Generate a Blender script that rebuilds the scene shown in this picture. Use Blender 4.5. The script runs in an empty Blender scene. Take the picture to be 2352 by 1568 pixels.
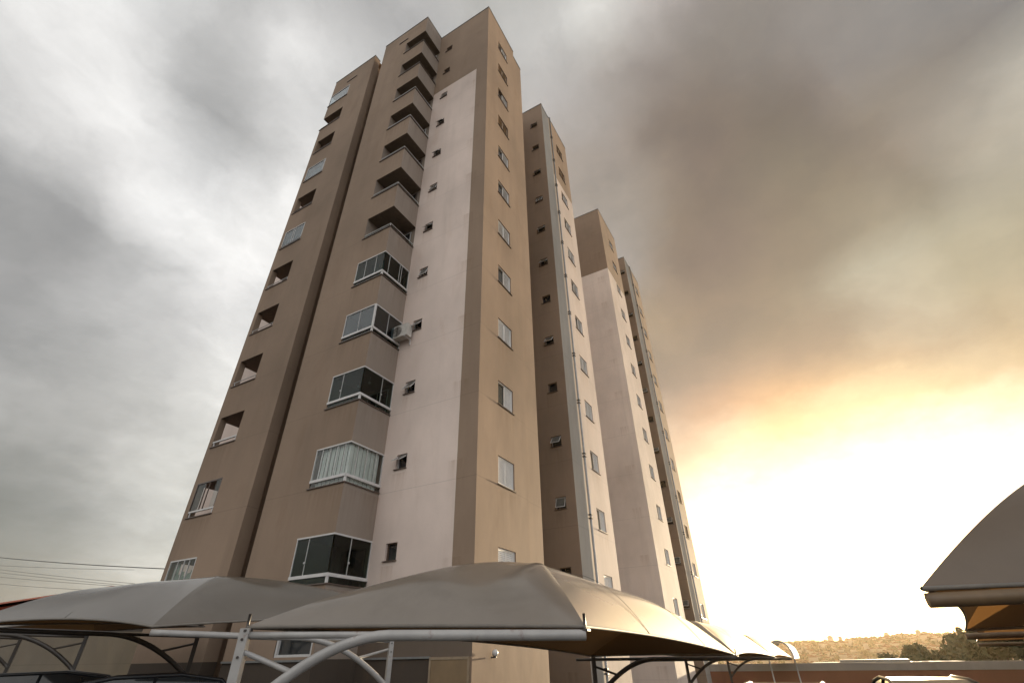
import bpy, bmesh, math, random
from mathutils import Vector, Matrix
random.seed(7)
R = math.radians
scene = bpy.context.scene
COL = scene.collection

# ---------------------------------------------------------------- camera
cam_data = bpy.data.cameras.new("camera")
cam = bpy.data.objects.new("camera", cam_data)
COL.objects.link(cam)
YAW, PITCH, ROLL = R(29.1246), R(33.7013), R(-1.0701)
_r = Vector((math.cos(YAW), math.sin(YAW), 0))
_f = Vector((-math.sin(YAW) * math.cos(PITCH), math.cos(YAW) * math.cos(PITCH), math.sin(PITCH)))
_u = _r.cross(_f)
_r2 = math.cos(ROLL) * _r + math.sin(ROLL) * _u
_u2 = -math.sin(ROLL) * _r + math.cos(ROLL) * _u
cam.matrix_world = Matrix((_r2, _u2, -_f)).transposed().to_4x4()
cam_data.sensor_width = 36
cam_data.lens = 1096.06 / 2352 * 36
cam_data.clip_start = 0.05
cam_data.clip_end = 6000
scene.camera = cam
GZ = -1.72                       # ground level (the camera is the origin)

# ---------------------------------------------------------------- light
SUN_AZ, SUN_EL = R(4.3), R(3.2)
sdir = Vector((math.sin(SUN_AZ) * math.cos(SUN_EL), math.cos(SUN_AZ) * math.cos(SUN_EL), math.sin(SUN_EL)))
sl = bpy.data.lights.new("sun", 'SUN')
sl.energy = 4.0
sl.color = (1.0, 0.80, 0.52)
sl.angle = R(0.6)
sun = bpy.data.objects.new("sun", sl)
COL.objects.link(sun)
sun.rotation_euler = (-sdir).to_track_quat('-Z', 'Y').to_euler()

scene.view_settings.view_transform = 'Standard'
scene.view_settings.look = 'None'
scene.view_settings.exposure = 2.0
scene.view_settings.gamma = 1.0

# sky: brightness and colour of the storm clouds by azimuth (columns) and elevation (rows), broken up by cloud noise; columns out of view are tuned to light the walls
SKY_AZ = [-180, -130, -100, -84.0, -79.5, -75.0, -70.5, -66.0, -61.5, -57.0, -52.5, -48.0, -43.5, -39.0, -34.5, -30.0, -25.5, -21.0, -16.5, -12.0, -7.5, -3.0, 1.5, 6.0, 10.5, 15.0, 19.5, 24.0, 40, 70, 120, 180]
SKY_EL = [-30, -2, 3, 7, 11, 15, 19, 23, 27, 31, 35, 40, 45, 50, 55, 60, 66, 75]
SKY_ROWS = [
 [(0.2, 0.19, 0.18), (0.39, 0.379, 0.363), (0.201, 0.2, 0.19), (0.2, 0.2, 0.19), (0.201, 0.201, 0.191), (0.202, 0.202, 0.191), (0.207, 0.206, 0.195), (0.228, 0.224, 0.209), (0.325, 0.305, 0.269), (0.547, 0.487, 0.397), (0.697, 0.604, 0.468), (0.768, 0.654, 0.489), (0.827, 0.694, 0.502), (0.876, 0.726, 0.508), (0.861, 0.704, 0.479), (0.653, 0.523, 0.347), (0.446, 0.349, 0.23), (0.377, 0.292, 0.194), (0.36, 0.278, 0.185), (0.354, 0.273, 0.182), (0.352, 0.272, 0.181), (0.35, 0.27, 0.18), (0.35, 0.27, 0.18), (0.352, 0.271, 0.181), (0.354, 0.273, 0.182), (0.359, 0.277, 0.184), (0.373, 0.288, 0.191), (0.423, 0.329, 0.215), (1.02, 0.816, 0.525), (0.256, 0.205, 0.154), (0.299, 0.254, 0.206), (0.2, 0.19, 0.18)],
 [(0.161, 0.151, 0.141), (0.241, 0.24, 0.234), (0.307, 0.307, 0.301), (0.353, 0.353, 0.344), (0.302, 0.299, 0.295), (0.308, 0.304, 0.302), (0.345, 0.341, 0.338), (0.393, 0.387, 0.381), (0.43, 0.424, 0.415), (0.462, 0.455, 0.444), (0.5, 0.49, 0.472), (0.63, 0.602, 0.544), (0.773, 0.723, 0.619), (0.809, 0.752, 0.635), (0.822, 0.759, 0.632), (0.857, 0.78, 0.635), (1.22, 1.03, 0.711), (2.13, 1.64, 0.855), (2.88, 2.13, 0.95), (2.93, 2.17, 0.988), (3.16, 2.38, 1.1), (3.19, 2.4, 1.11), (3.56, 2.72, 1.34), (4.74, 3.61, 1.81), (3.7, 2.83, 1.42), (3.39, 2.59, 1.3), (3.1, 2.41, 1.29), (2.49, 1.99, 1.19), (1.4, 1.1, 0.704), (1, 1.03, 1.05), (0.322, 0.31, 0.291), (0.161, 0.151, 0.141)],
 [(0.188, 0.177, 0.165), (0.335, 0.332, 0.324), (0.334, 0.334, 0.326), (0.357, 0.357, 0.347), (0.236, 0.234, 0.238), (0.187, 0.188, 0.2), (0.28, 0.28, 0.288), (0.443, 0.442, 0.439), (0.501, 0.497, 0.487), (0.484, 0.476, 0.461), (0.513, 0.502, 0.482), (0.617, 0.592, 0.541), (0.771, 0.722, 0.62), (0.782, 0.729, 0.62), (0.755, 0.705, 0.603), (0.772, 0.722, 0.617), (0.855, 0.8, 0.675), (2.51, 1.88, 0.895), (2.99, 2.19, 0.95), (2.99, 2.2, 0.958), (3.1, 2.33, 1.1), (3.18, 2.4, 1.13), (3.47, 2.68, 1.36), (4.74, 3.61, 1.81), (3.8, 2.9, 1.45), (3.36, 2.58, 1.31), (2.98, 2.34, 1.29), (1.92, 1.56, 1.01), (1.4, 1.1, 0.7), (1.17, 1.23, 1.3), (0.608, 0.613, 0.618), (0.188, 0.177, 0.165)],
 [(0.328, 0.31, 0.291), (0.498, 0.494, 0.48), (0.358, 0.357, 0.349), (0.345, 0.344, 0.334), (0.178, 0.177, 0.184), (0.185, 0.185, 0.195), (0.296, 0.295, 0.301), (0.461, 0.459, 0.454), (0.523, 0.519, 0.508), (0.517, 0.509, 0.493), (0.531, 0.519, 0.496), (0.612, 0.589, 0.542), (0.766, 0.72, 0.62), (0.768, 0.717, 0.612), (0.757, 0.707, 0.606), (0.796, 0.746, 0.637), (0.874, 0.823, 0.697), (1.81, 1.43, 0.817), (2.99, 2.19, 0.949), (2.95, 2.18, 0.971), (2.84, 2.16, 1.1), (2.99, 2.28, 1.15), (3.18, 2.49, 1.33), (4.05, 3.15, 1.69), (3.23, 2.56, 1.47), (2.5, 2.07, 1.38), (2.04, 1.76, 1.34), (1.59, 1.34, 0.977), (1.4, 1.1, 0.7), (1.25, 1.33, 1.43), (0.984, 1.01, 1.05), (0.328, 0.31, 0.291)],
 [(0.352, 0.332, 0.312), (0.815, 0.807, 0.785), (0.414, 0.412, 0.403), (0.274, 0.264, 0.255), (0.168, 0.163, 0.161), (0.201, 0.196, 0.196), (0.326, 0.319, 0.317), (0.501, 0.493, 0.477), (0.549, 0.538, 0.516), (0.546, 0.534, 0.51), (0.557, 0.543, 0.516), (0.616, 0.594, 0.552), (0.759, 0.715, 0.619), (0.786, 0.733, 0.624), (0.77, 0.719, 0.615), (0.834, 0.783, 0.666), (0.89, 0.839, 0.71), (1.18, 1.03, 0.743), (2.87, 2.12, 0.932), (2.36, 1.86, 1.03), (2.14, 1.75, 1.09), (1.91, 1.59, 1.05), (1.74, 1.54, 1.19), (1.94, 1.73, 1.34), (1.95, 1.73, 1.35), (1.86, 1.62, 1.27), (1.69, 1.44, 1.13), (1.4, 1.17, 0.897), (1.38, 1.09, 0.701), (1.3, 1.4, 1.52), (1.25, 1.3, 1.36), (0.352, 0.332, 0.312)],
 [(1.04, 0.996, 0.946), (1.09, 1.08, 1.05), (0.478, 0.477, 0.467), (0.326, 0.31, 0.297), (0.249, 0.237, 0.226), (0.29, 0.277, 0.264), (0.461, 0.442, 0.42), (0.575, 0.557, 0.524), (0.602, 0.584, 0.548), (0.591, 0.574, 0.541), (0.592, 0.575, 0.545), (0.634, 0.613, 0.573), (0.748, 0.708, 0.621), (0.814, 0.76, 0.644), (0.815, 0.759, 0.641), (0.871, 0.817, 0.69), (0.908, 0.849, 0.709), (1.06, 0.883, 0.622), (0.85, 0.656, 0.424), (1.06, 0.864, 0.606), (1.22, 1.02, 0.742), (1.14, 0.979, 0.73), (1.22, 1.03, 0.719), (1.36, 1.17, 0.88), (1.47, 1.27, 0.969), (1.35, 1.15, 0.848), (1.15, 0.946, 0.674), (0.885, 0.701, 0.451), (1.02, 0.864, 0.644), (1.3, 1.4, 1.52), (1.37, 1.42, 1.49), (1.04, 0.996, 0.946)],
 [(1.25, 1.2, 1.14), (1.1, 1.09, 1.06), (0.479, 0.477, 0.467), (0.374, 0.357, 0.342), (0.392, 0.374, 0.357), (0.391, 0.373, 0.354), (0.478, 0.459, 0.432), (0.606, 0.587, 0.55), (0.705, 0.684, 0.64), (0.702, 0.681, 0.641), (0.632, 0.614, 0.581), (0.664, 0.643, 0.604), (0.738, 0.703, 0.63), (0.811, 0.758, 0.644), (0.838, 0.771, 0.639), (0.864, 0.772, 0.613), (0.878, 0.737, 0.538), (0.732, 0.569, 0.388), (0.624, 0.482, 0.339), (0.605, 0.449, 0.312), (0.71, 0.492, 0.335), (0.873, 0.625, 0.401), (0.915, 0.633, 0.328), (0.917, 0.64, 0.36), (0.83, 0.626, 0.349), (0.737, 0.574, 0.317), (0.628, 0.482, 0.275), (0.526, 0.39, 0.222), (0.733, 0.639, 0.49), (1.3, 1.4, 1.52), (1.39, 1.45, 1.52), (1.25, 1.2, 1.14)],
 [(1.25, 1.2, 1.14), (1.1, 1.09, 1.06), (0.418, 0.411, 0.399), (0.249, 0.236, 0.228), (0.318, 0.303, 0.291), (0.372, 0.357, 0.34), (0.489, 0.472, 0.446), (0.752, 0.729, 0.687), (0.852, 0.827, 0.778), (0.826, 0.802, 0.755), (0.673, 0.654, 0.619), (0.696, 0.675, 0.638), (0.735, 0.706, 0.65), (0.79, 0.737, 0.633), (0.788, 0.714, 0.586), (0.739, 0.635, 0.491), (0.672, 0.536, 0.38), (0.625, 0.479, 0.331), (0.603, 0.465, 0.328), (0.486, 0.361, 0.249), (0.417, 0.267, 0.17), (0.529, 0.311, 0.177), (0.597, 0.353, 0.177), (0.546, 0.335, 0.169), (0.475, 0.326, 0.176), (0.443, 0.326, 0.193), (0.423, 0.324, 0.194), (0.394, 0.308, 0.178), (0.557, 0.487, 0.364), (1.3, 1.4, 1.52), (1.38, 1.43, 1.48), (1.25, 1.2, 1.14)],
 [(1.25, 1.2, 1.14), (1.1, 1.09, 1.06), (0.407, 0.394, 0.38), (0.3, 0.285, 0.274), (0.328, 0.314, 0.302), (0.439, 0.424, 0.407), (0.542, 0.525, 0.502), (0.757, 0.736, 0.698), (0.796, 0.775, 0.734), (0.763, 0.741, 0.703), (0.699, 0.679, 0.646), (0.722, 0.701, 0.667), (0.741, 0.716, 0.674), (0.736, 0.687, 0.605), (0.651, 0.569, 0.456), (0.552, 0.449, 0.333), (0.493, 0.376, 0.262), (0.485, 0.36, 0.243), (0.461, 0.347, 0.242), (0.282, 0.206, 0.145), (0.252, 0.178, 0.123), (0.28, 0.19, 0.123), (0.307, 0.207, 0.127), (0.289, 0.2, 0.123), (0.315, 0.237, 0.15), (0.436, 0.368, 0.249), (0.422, 0.359, 0.231), (0.358, 0.301, 0.18), (0.492, 0.433, 0.321), (1.19, 1.26, 1.34), (1.33, 1.35, 1.38), (1.25, 1.2, 1.14)],
 [(1.24, 1.19, 1.13), (1.1, 1.08, 1.04), (0.458, 0.444, 0.427), (0.3, 0.286, 0.273), (0.359, 0.345, 0.332), (0.502, 0.487, 0.469), (0.672, 0.652, 0.629), (0.759, 0.739, 0.712), (0.694, 0.677, 0.652), (0.678, 0.661, 0.635), (0.72, 0.701, 0.67), (0.743, 0.723, 0.691), (0.751, 0.728, 0.693), (0.671, 0.628, 0.57), (0.476, 0.397, 0.311), (0.406, 0.315, 0.227), (0.38, 0.285, 0.197), (0.368, 0.269, 0.18), (0.295, 0.21, 0.13), (0.256, 0.182, 0.111), (0.243, 0.173, 0.107), (0.223, 0.16, 0.101), (0.232, 0.167, 0.0997), (0.247, 0.182, 0.105), (0.305, 0.246, 0.154), (0.449, 0.395, 0.269), (0.439, 0.385, 0.259), (0.359, 0.31, 0.201), (0.498, 0.44, 0.332), (0.942, 0.948, 0.953), (1.23, 1.22, 1.19), (1.24, 1.19, 1.13)],
 [(1.25, 1.2, 1.14), (1.1, 1.08, 1.04), (0.534, 0.519, 0.5), (0.327, 0.314, 0.302), (0.412, 0.398, 0.383), (0.524, 0.51, 0.492), (0.784, 0.764, 0.739), (0.899, 0.875, 0.846), (0.781, 0.762, 0.735), (0.708, 0.69, 0.664), (0.743, 0.724, 0.696), (0.76, 0.74, 0.711), (0.756, 0.735, 0.703), (0.627, 0.588, 0.541), (0.399, 0.332, 0.264), (0.347, 0.272, 0.2), (0.331, 0.253, 0.179), (0.333, 0.258, 0.188), (0.35, 0.275, 0.198), (0.325, 0.233, 0.138), (0.288, 0.197, 0.107), (0.243, 0.163, 0.0916), (0.226, 0.154, 0.0874), (0.235, 0.166, 0.0916), (0.25, 0.184, 0.103), (0.295, 0.23, 0.135), (0.302, 0.24, 0.145), (0.284, 0.235, 0.158), (0.746, 0.676, 0.543), (0.769, 0.736, 0.693), (1.16, 1.11, 1.05), (1.25, 1.2, 1.14)],
 [(1.25, 1.2, 1.14), (1.1, 1.08, 1.04), (0.749, 0.732, 0.705), (0.669, 0.65, 0.627), (0.829, 0.81, 0.784), (0.907, 0.89, 0.863), (0.881, 0.863, 0.834), (0.862, 0.842, 0.812), (0.865, 0.844, 0.813), (0.773, 0.755, 0.728), (0.745, 0.727, 0.701), (0.75, 0.731, 0.705), (0.73, 0.709, 0.68), (0.587, 0.55, 0.509), (0.393, 0.335, 0.277), (0.34, 0.276, 0.214), (0.325, 0.259, 0.196), (0.362, 0.308, 0.254), (0.376, 0.325, 0.274), (0.362, 0.309, 0.256), (0.279, 0.214, 0.154), (0.215, 0.145, 0.0857), (0.199, 0.131, 0.0783), (0.203, 0.137, 0.0794), (0.232, 0.163, 0.0889), (0.238, 0.173, 0.0942), (0.212, 0.156, 0.0929), (0.252, 0.197, 0.137), (0.479, 0.439, 0.364), (0.595, 0.543, 0.476), (1.15, 1.1, 1.03), (1.25, 1.2, 1.14)],
 [(1.24, 1.19, 1.13), (1.1, 1.08, 1.04), (0.806, 0.787, 0.758), (0.892, 0.873, 0.844), (0.815, 0.8, 0.776), (0.744, 0.732, 0.712), (0.788, 0.773, 0.75), (0.852, 0.833, 0.803), (0.87, 0.848, 0.816), (0.792, 0.772, 0.744), (0.702, 0.685, 0.661), (0.695, 0.677, 0.652), (0.667, 0.646, 0.618), (0.554, 0.519, 0.481), (0.419, 0.368, 0.317), (0.365, 0.307, 0.252), (0.341, 0.281, 0.224), (0.345, 0.287, 0.23), (0.355, 0.3, 0.244), (0.347, 0.29, 0.232), (0.31, 0.249, 0.188), (0.239, 0.171, 0.107), (0.203, 0.138, 0.0798), (0.189, 0.129, 0.0756), (0.209, 0.149, 0.0843), (0.213, 0.156, 0.0885), (0.19, 0.139, 0.0872), (0.234, 0.183, 0.128), (0.216, 0.194, 0.172), (0.495, 0.456, 0.405), (1.13, 1.08, 1.01), (1.24, 1.19, 1.13)],
 [(0.952, 0.932, 0.901), (1.08, 1.06, 1.02), (0.918, 0.899, 0.868), (0.609, 0.596, 0.576), (0.42, 0.409, 0.395), (0.387, 0.375, 0.361), (0.495, 0.481, 0.462), (0.654, 0.637, 0.612), (0.758, 0.739, 0.71), (0.777, 0.758, 0.729), (0.671, 0.654, 0.63), (0.638, 0.621, 0.597), (0.611, 0.59, 0.563), (0.539, 0.507, 0.471), (0.458, 0.415, 0.37), (0.411, 0.361, 0.311), (0.376, 0.319, 0.264), (0.36, 0.298, 0.239), (0.353, 0.292, 0.231), (0.344, 0.283, 0.222), (0.321, 0.259, 0.198), (0.263, 0.197, 0.137), (0.216, 0.152, 0.0982), (0.193, 0.131, 0.0822), (0.197, 0.137, 0.0826), (0.191, 0.137, 0.0837), (0.187, 0.139, 0.0973), (0.225, 0.184, 0.148), (0.283, 0.258, 0.23), (0.478, 0.446, 0.404), (1.01, 0.968, 0.904), (0.952, 0.932, 0.901)],
 [(0.95, 0.93, 0.9), (1.01, 0.993, 0.957), (1.03, 1.02, 0.991), (0.551, 0.54, 0.522), (0.455, 0.442, 0.425), (0.504, 0.49, 0.471), (0.569, 0.554, 0.534), (0.604, 0.59, 0.569), (0.63, 0.616, 0.594), (0.651, 0.636, 0.613), (0.634, 0.618, 0.596), (0.605, 0.588, 0.564), (0.582, 0.56, 0.532), (0.541, 0.511, 0.476), (0.498, 0.461, 0.42), (0.462, 0.419, 0.375), (0.42, 0.368, 0.319), (0.384, 0.326, 0.272), (0.362, 0.301, 0.245), (0.338, 0.276, 0.222), (0.287, 0.226, 0.175), (0.233, 0.173, 0.123), (0.216, 0.156, 0.106), (0.218, 0.157, 0.105), (0.225, 0.166, 0.115), (0.234, 0.183, 0.137), (0.249, 0.203, 0.16), (0.272, 0.229, 0.19), (0.331, 0.303, 0.266), (0.48, 0.45, 0.409), (0.765, 0.727, 0.674), (0.95, 0.93, 0.9)],
 [(0.951, 0.931, 0.901), (0.877, 0.86, 0.831), (0.747, 0.733, 0.709), (0.532, 0.519, 0.499), (0.575, 0.561, 0.54), (0.657, 0.642, 0.619), (0.721, 0.705, 0.679), (0.721, 0.705, 0.679), (0.668, 0.653, 0.629), (0.59, 0.576, 0.554), (0.523, 0.509, 0.489), (0.528, 0.511, 0.49), (0.559, 0.538, 0.509), (0.551, 0.524, 0.489), (0.557, 0.524, 0.488), (0.555, 0.518, 0.482), (0.534, 0.495, 0.459), (0.512, 0.471, 0.434), (0.478, 0.435, 0.396), (0.418, 0.373, 0.331), (0.359, 0.312, 0.27), (0.313, 0.267, 0.227), (0.277, 0.229, 0.191), (0.254, 0.207, 0.167), (0.247, 0.203, 0.161), (0.257, 0.213, 0.17), (0.276, 0.233, 0.189), (0.288, 0.245, 0.202), (0.298, 0.258, 0.215), (0.48, 0.45, 0.41), (0.574, 0.542, 0.498), (0.951, 0.931, 0.901)],
 [(0.944, 0.924, 0.894), (0.715, 0.699, 0.674), (0.645, 0.631, 0.609), (0.547, 0.534, 0.514), (0.522, 0.508, 0.489), (0.496, 0.482, 0.464), (0.471, 0.457, 0.439), (0.449, 0.434, 0.417), (0.432, 0.417, 0.401), (0.42, 0.405, 0.389), (0.414, 0.399, 0.384), (0.427, 0.411, 0.394), (0.484, 0.466, 0.44), (0.479, 0.461, 0.427), (0.485, 0.467, 0.432), (0.513, 0.494, 0.46), (0.545, 0.525, 0.49), (0.579, 0.557, 0.52), (0.626, 0.604, 0.563), (0.692, 0.669, 0.62), (0.728, 0.702, 0.647), (0.691, 0.659, 0.606), (0.608, 0.569, 0.522), (0.517, 0.472, 0.432), (0.439, 0.389, 0.354), (0.379, 0.328, 0.293), (0.349, 0.302, 0.263), (0.357, 0.314, 0.271), (0.342, 0.301, 0.259), (0.479, 0.448, 0.408), (0.527, 0.498, 0.458), (0.944, 0.924, 0.894)],
 [(0.632, 0.612, 0.582), (0.595, 0.575, 0.547), (0.568, 0.553, 0.53), (0.554, 0.539, 0.517), (0.549, 0.534, 0.511), (0.542, 0.526, 0.504), (0.534, 0.518, 0.495), (0.528, 0.512, 0.489), (0.528, 0.512, 0.487), (0.533, 0.516, 0.489), (0.54, 0.522, 0.493), (0.545, 0.525, 0.493), (0.537, 0.517, 0.483), (0.51, 0.491, 0.455), (0.474, 0.457, 0.42), (0.452, 0.436, 0.399), (0.447, 0.432, 0.394), (0.456, 0.441, 0.403), (0.477, 0.461, 0.422), (0.511, 0.493, 0.453), (0.554, 0.534, 0.492), (0.594, 0.571, 0.526), (0.609, 0.583, 0.537), (0.597, 0.568, 0.522), (0.575, 0.545, 0.5), (0.56, 0.528, 0.484), (0.551, 0.52, 0.475), (0.546, 0.514, 0.47), (0.54, 0.508, 0.467), (0.583, 0.56, 0.527), (0.597, 0.576, 0.546), (0.632, 0.612, 0.582)],
]
world = bpy.data.worlds.new("World")
scene.world = world
world.use_nodes = True
wt = world.node_tree
wt.nodes.clear()
def N(t, kind, **kw):
    n = t.nodes.new(kind)
    for k, v in kw.items():
        setattr(n, k, v)
    return n
def plug(t, sock, val):
    if hasattr(val, 'is_output'):
        t.links.new(val, sock)
    else:
        sock.default_value = val
def VM(t, op, a, b=None, s=None):
    n = N(t, 'ShaderNodeVectorMath', operation=op)
    plug(t, n.inputs[0], a)
    if b is not None: plug(t, n.inputs[1], b)
    if s is not None: plug(t, n.inputs['Scale'], s)
    return n.outputs['Value'] if op in ('DOT_PRODUCT', 'LENGTH') else n.outputs['Vector']
def MA(t, op, a, b=None, c=None):
    n = N(t, 'ShaderNodeMath', operation=op)
    plug(t, n.inputs[0], a)
    if b is not None: plug(t, n.inputs[1], b)
    if c is not None: plug(t, n.inputs[2], c)
    return n.outputs[0]
def NOISE(t, vec, scale, detail=4, rough=.55, dist=0.0, col=False):
    n = N(t, 'ShaderNodeTexNoise')
    plug(t, n.inputs['Vector'], vec)
    n.inputs['Scale'].default_value = scale
    n.inputs['Detail'].default_value = detail
    n.inputs['Roughness'].default_value = rough
    n.inputs['Distortion'].default_value = dist
    return n.outputs['Color'] if col else n.outputs[0]
tc = N(wt, 'ShaderNodeTexCoord')
d0 = VM(wt, 'NORMALIZE', tc.outputs['Generated'])
sep = N(wt, 'ShaderNodeSeparateXYZ'); wt.links.new(d0, sep.inputs[0])
# cloud-layer coordinates: the clouds are a layer overhead, so they stretch towards the horizon
zz = MA(wt, 'ADD', MA(wt, 'MAXIMUM', sep.outputs['Z'], 0.0), 0.32)
cmb = N(wt, 'ShaderNodeCombineXYZ')
wt.links.new(MA(wt, 'DIVIDE', sep.outputs['X'], zz), cmb.inputs[0])
wt.links.new(MA(wt, 'DIVIDE', sep.outputs['Y'], zz), cmb.inputs[1])
pl = cmb.outputs[0]
warp = VM(wt, 'SUBTRACT', NOISE(wt, pl, 2.2, 9, .62, col=True), (.5, .5, .5))
warp2 = VM(wt, 'SCALE', warp, s=MA(wt, 'MULTIPLY', 0.20, MA(wt, 'MINIMUM', MA(wt, 'MULTIPLY', MA(wt, 'MAXIMUM', sep.outputs['Z'], 0.0), 3.0), 1.0)))
dw = VM(wt, 'NORMALIZE', VM(wt, 'ADD', d0, warp2))
sw = N(wt, 'ShaderNodeSeparateXYZ'); wt.links.new(dw, sw.inputs[0])
az = MA(wt, 'MULTIPLY_ADD', MA(wt, 'ARCTAN2', sw.outputs['X'], sw.outputs['Y']), 0.5 / math.pi, 0.5)
el = MA(wt, 'ARCSINE', sw.outputs['Z'])
def mix_sky(fac, a, b):
    n = N(wt, 'ShaderNodeMix', data_type='RGBA'); n.clamp_result = False
    plug(wt, n.inputs[0], fac); wt.links.new(a, n.inputs[6]); wt.links.new(b, n.inputs[7])
    return n.outputs[2]
base = None
for i, row in enumerate(SKY_ROWS):
    r_ = N(wt, 'ShaderNodeValToRGB'); e_ = r_.color_ramp.elements
    r_.color_ramp.interpolation = 'CARDINAL'
    for k, (a, c) in enumerate(zip(SKY_AZ, row)):
        pos = (a + 180) / 360
        q = e_[k] if k < 2 else e_.new(pos)
        q.position = pos
    for k, (a, c) in enumerate(zip(SKY_AZ, row)):
        e_[k].position = (a + 180) / 360; e_[k].color = (c[0] * .2, c[1] * .2, c[2] * .2, 1)
    wt.links.new(az, r_.inputs[0])
    if base is None: base = r_.outputs[0]
    else:
        m_ = N(wt, 'ShaderNodeMapRange'); m_.clamp = True
        wt.links.new(el, m_.inputs[0]); m_.inputs[1].default_value = R(SKY_EL[i - 1]); m_.inputs[2].default_value = R(SKY_EL[i])
        base = mix_sky(m_.outputs[0], base, r_.outputs[0])
base = VM(wt, 'SCALE', base, s=5.0)
n1 = NOISE(wt, VM(wt, 'ADD', pl, VM(wt, 'SCALE', warp, s=.45)), 4.2, 10, .60)
n2 = NOISE(wt, VM(wt, 'ADD', VM(wt, 'MULTIPLY', pl, (1.0, .45, 1.0)), (3.1, 7.7, 1.0)), 6.5, 8, .6)
mul = MA(wt, 'ADD', MA(wt, 'MULTIPLY_ADD', n1, 0.84, 0.58), MA(wt, 'MULTIPLY_ADD', n2, 0.40, -0.20))
base = VM(wt, 'SCALE', base, s=mul)
# the glow of the low sun behind thin cloud
sd = VM(wt, 'DOT_PRODUCT', d0, tuple(sdir))
glow = MA(wt, 'POWER', math.e, MA(wt, 'MULTIPLY_ADD', sd, 420.0, -420.0))
glow2 = MA(wt, 'POWER', math.e, MA(wt, 'MULTIPLY_ADD', sd, 60.0, -60.0))
base = VM(wt, 'ADD', base, VM(wt, 'SCALE', (14.0, 10.5, 5.6), s=glow))
base = VM(wt, 'ADD', base, VM(wt, 'SCALE', (.5, .36, .18), s=glow2))
bg = N(wt, 'ShaderNodeBackground'); wt.links.new(base, bg.inputs['Color']); bg.inputs['Strength'].default_value = 0.245
sky = N(wt, 'ShaderNodeTexSky', sky_type='NISHITA')
sky.sun_disc = False
sky.sun_elevation = SUN_EL
sky.sun_rotation = SUN_AZ
sky.air_density = 1.0; sky.dust_density = 2.0
bg2 = N(wt, 'ShaderNodeBackground'); wt.links.new(sky.outputs[0], bg2.inputs['Color']); bg2.inputs['Strength'].default_value = 0.02
add = N(wt, 'ShaderNodeAddShader'); wt.links.new(bg.outputs[0], add.inputs[0]); wt.links.new(bg2.outputs[0], add.inputs[1])
wo = N(wt, 'ShaderNodeOutputWorld'); wt.links.new(add.outputs[0], wo.inputs['Surface'])
world.cycles.sampling_method = 'MANUAL'
world.cycles.sample_map_resolution = 512

# ---------------------------------------------------------------- materials
def new_mat(name):
    m = bpy.data.materials.new(name); m.use_nodes = True
    t = m.node_tree; t.nodes.clear()
    o = N(t, 'ShaderNodeOutputMaterial')
    return m, t, o
def mixcol(t, fac, a, b, mode='MIX'):
    n = N(t, 'ShaderNodeMix', data_type='RGBA', blend_type=mode)
    plug(t, n.inputs[0], fac)
    for s, v in ((n.inputs[6], a), (n.inputs[7], b)):
        if hasattr(v, 'is_output'): t.links.new(v, s)
        else: s.default_value = (*v, 1)
    return n.outputs[2]
def ramp(t, fac, p0, p1):
    n = N(t, 'ShaderNodeMapRange'); n.clamp = True
    plug(t, n.inputs[0], fac); n.inputs[1].default_value = p0; n.inputs[2].default_value = p1
    return n.outputs[0]
def stretched(t, sx, sy, sz):
    c = N(t, 'ShaderNodeTexCoord'); m = N(t, 'ShaderNodeMapping')
    t.links.new(c.outputs['Object'], m.inputs[0]); m.inputs['Scale'].default_value = (sx, sy, sz)
    return m.outputs[0]
def plain(name, col, rough=.5, metal=0.0, spec=.5, var=.12, scale=6.0, bump=0.0, coat=0.0, rust=0.0):
    m, t, o = new_mat(name)
    p = N(t, 'ShaderNodeBsdfPrincipled')
    v = stretched(t, 1, 1, 1)
    n = NOISE(t, v, scale, 5, .6)
    dark = tuple(c * (1 - var * 1.6) for c in col); lite = tuple(min(1, c * (1 + var)) for c in col)
    bc = mixcol(t, ramp(t, n, .3, .7), dark, lite)
    if rust: bc = mixcol(t, MA(t, 'MULTIPLY', ramp(t, NOISE(t, v, 7.0, 8, .72), .60, .74), rust), bc, (.16, .075, .04))
    t.links.new(bc, p.inputs['Base Color'])
    p.inputs['Roughness'].default_value = rough; p.inputs['Metallic'].default_value = metal
    p.inputs['Specular IOR Level'].default_value = spec
    if coat: p.inputs['Coat Weight'].default_value = coat
    if bump:
        b = N(t, 'ShaderNodeBump'); b.inputs['Strength'].default_value = bump; b.inputs['Distance'].default_value = .01
        t.links.new(NOISE(t, v, scale * 8, 3), b.inputs['Height']); t.links.new(b.outputs[0], p.inputs['Normal'])
    t.links.new(p.outputs[0], o.inputs['Surface'])
    return m
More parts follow.
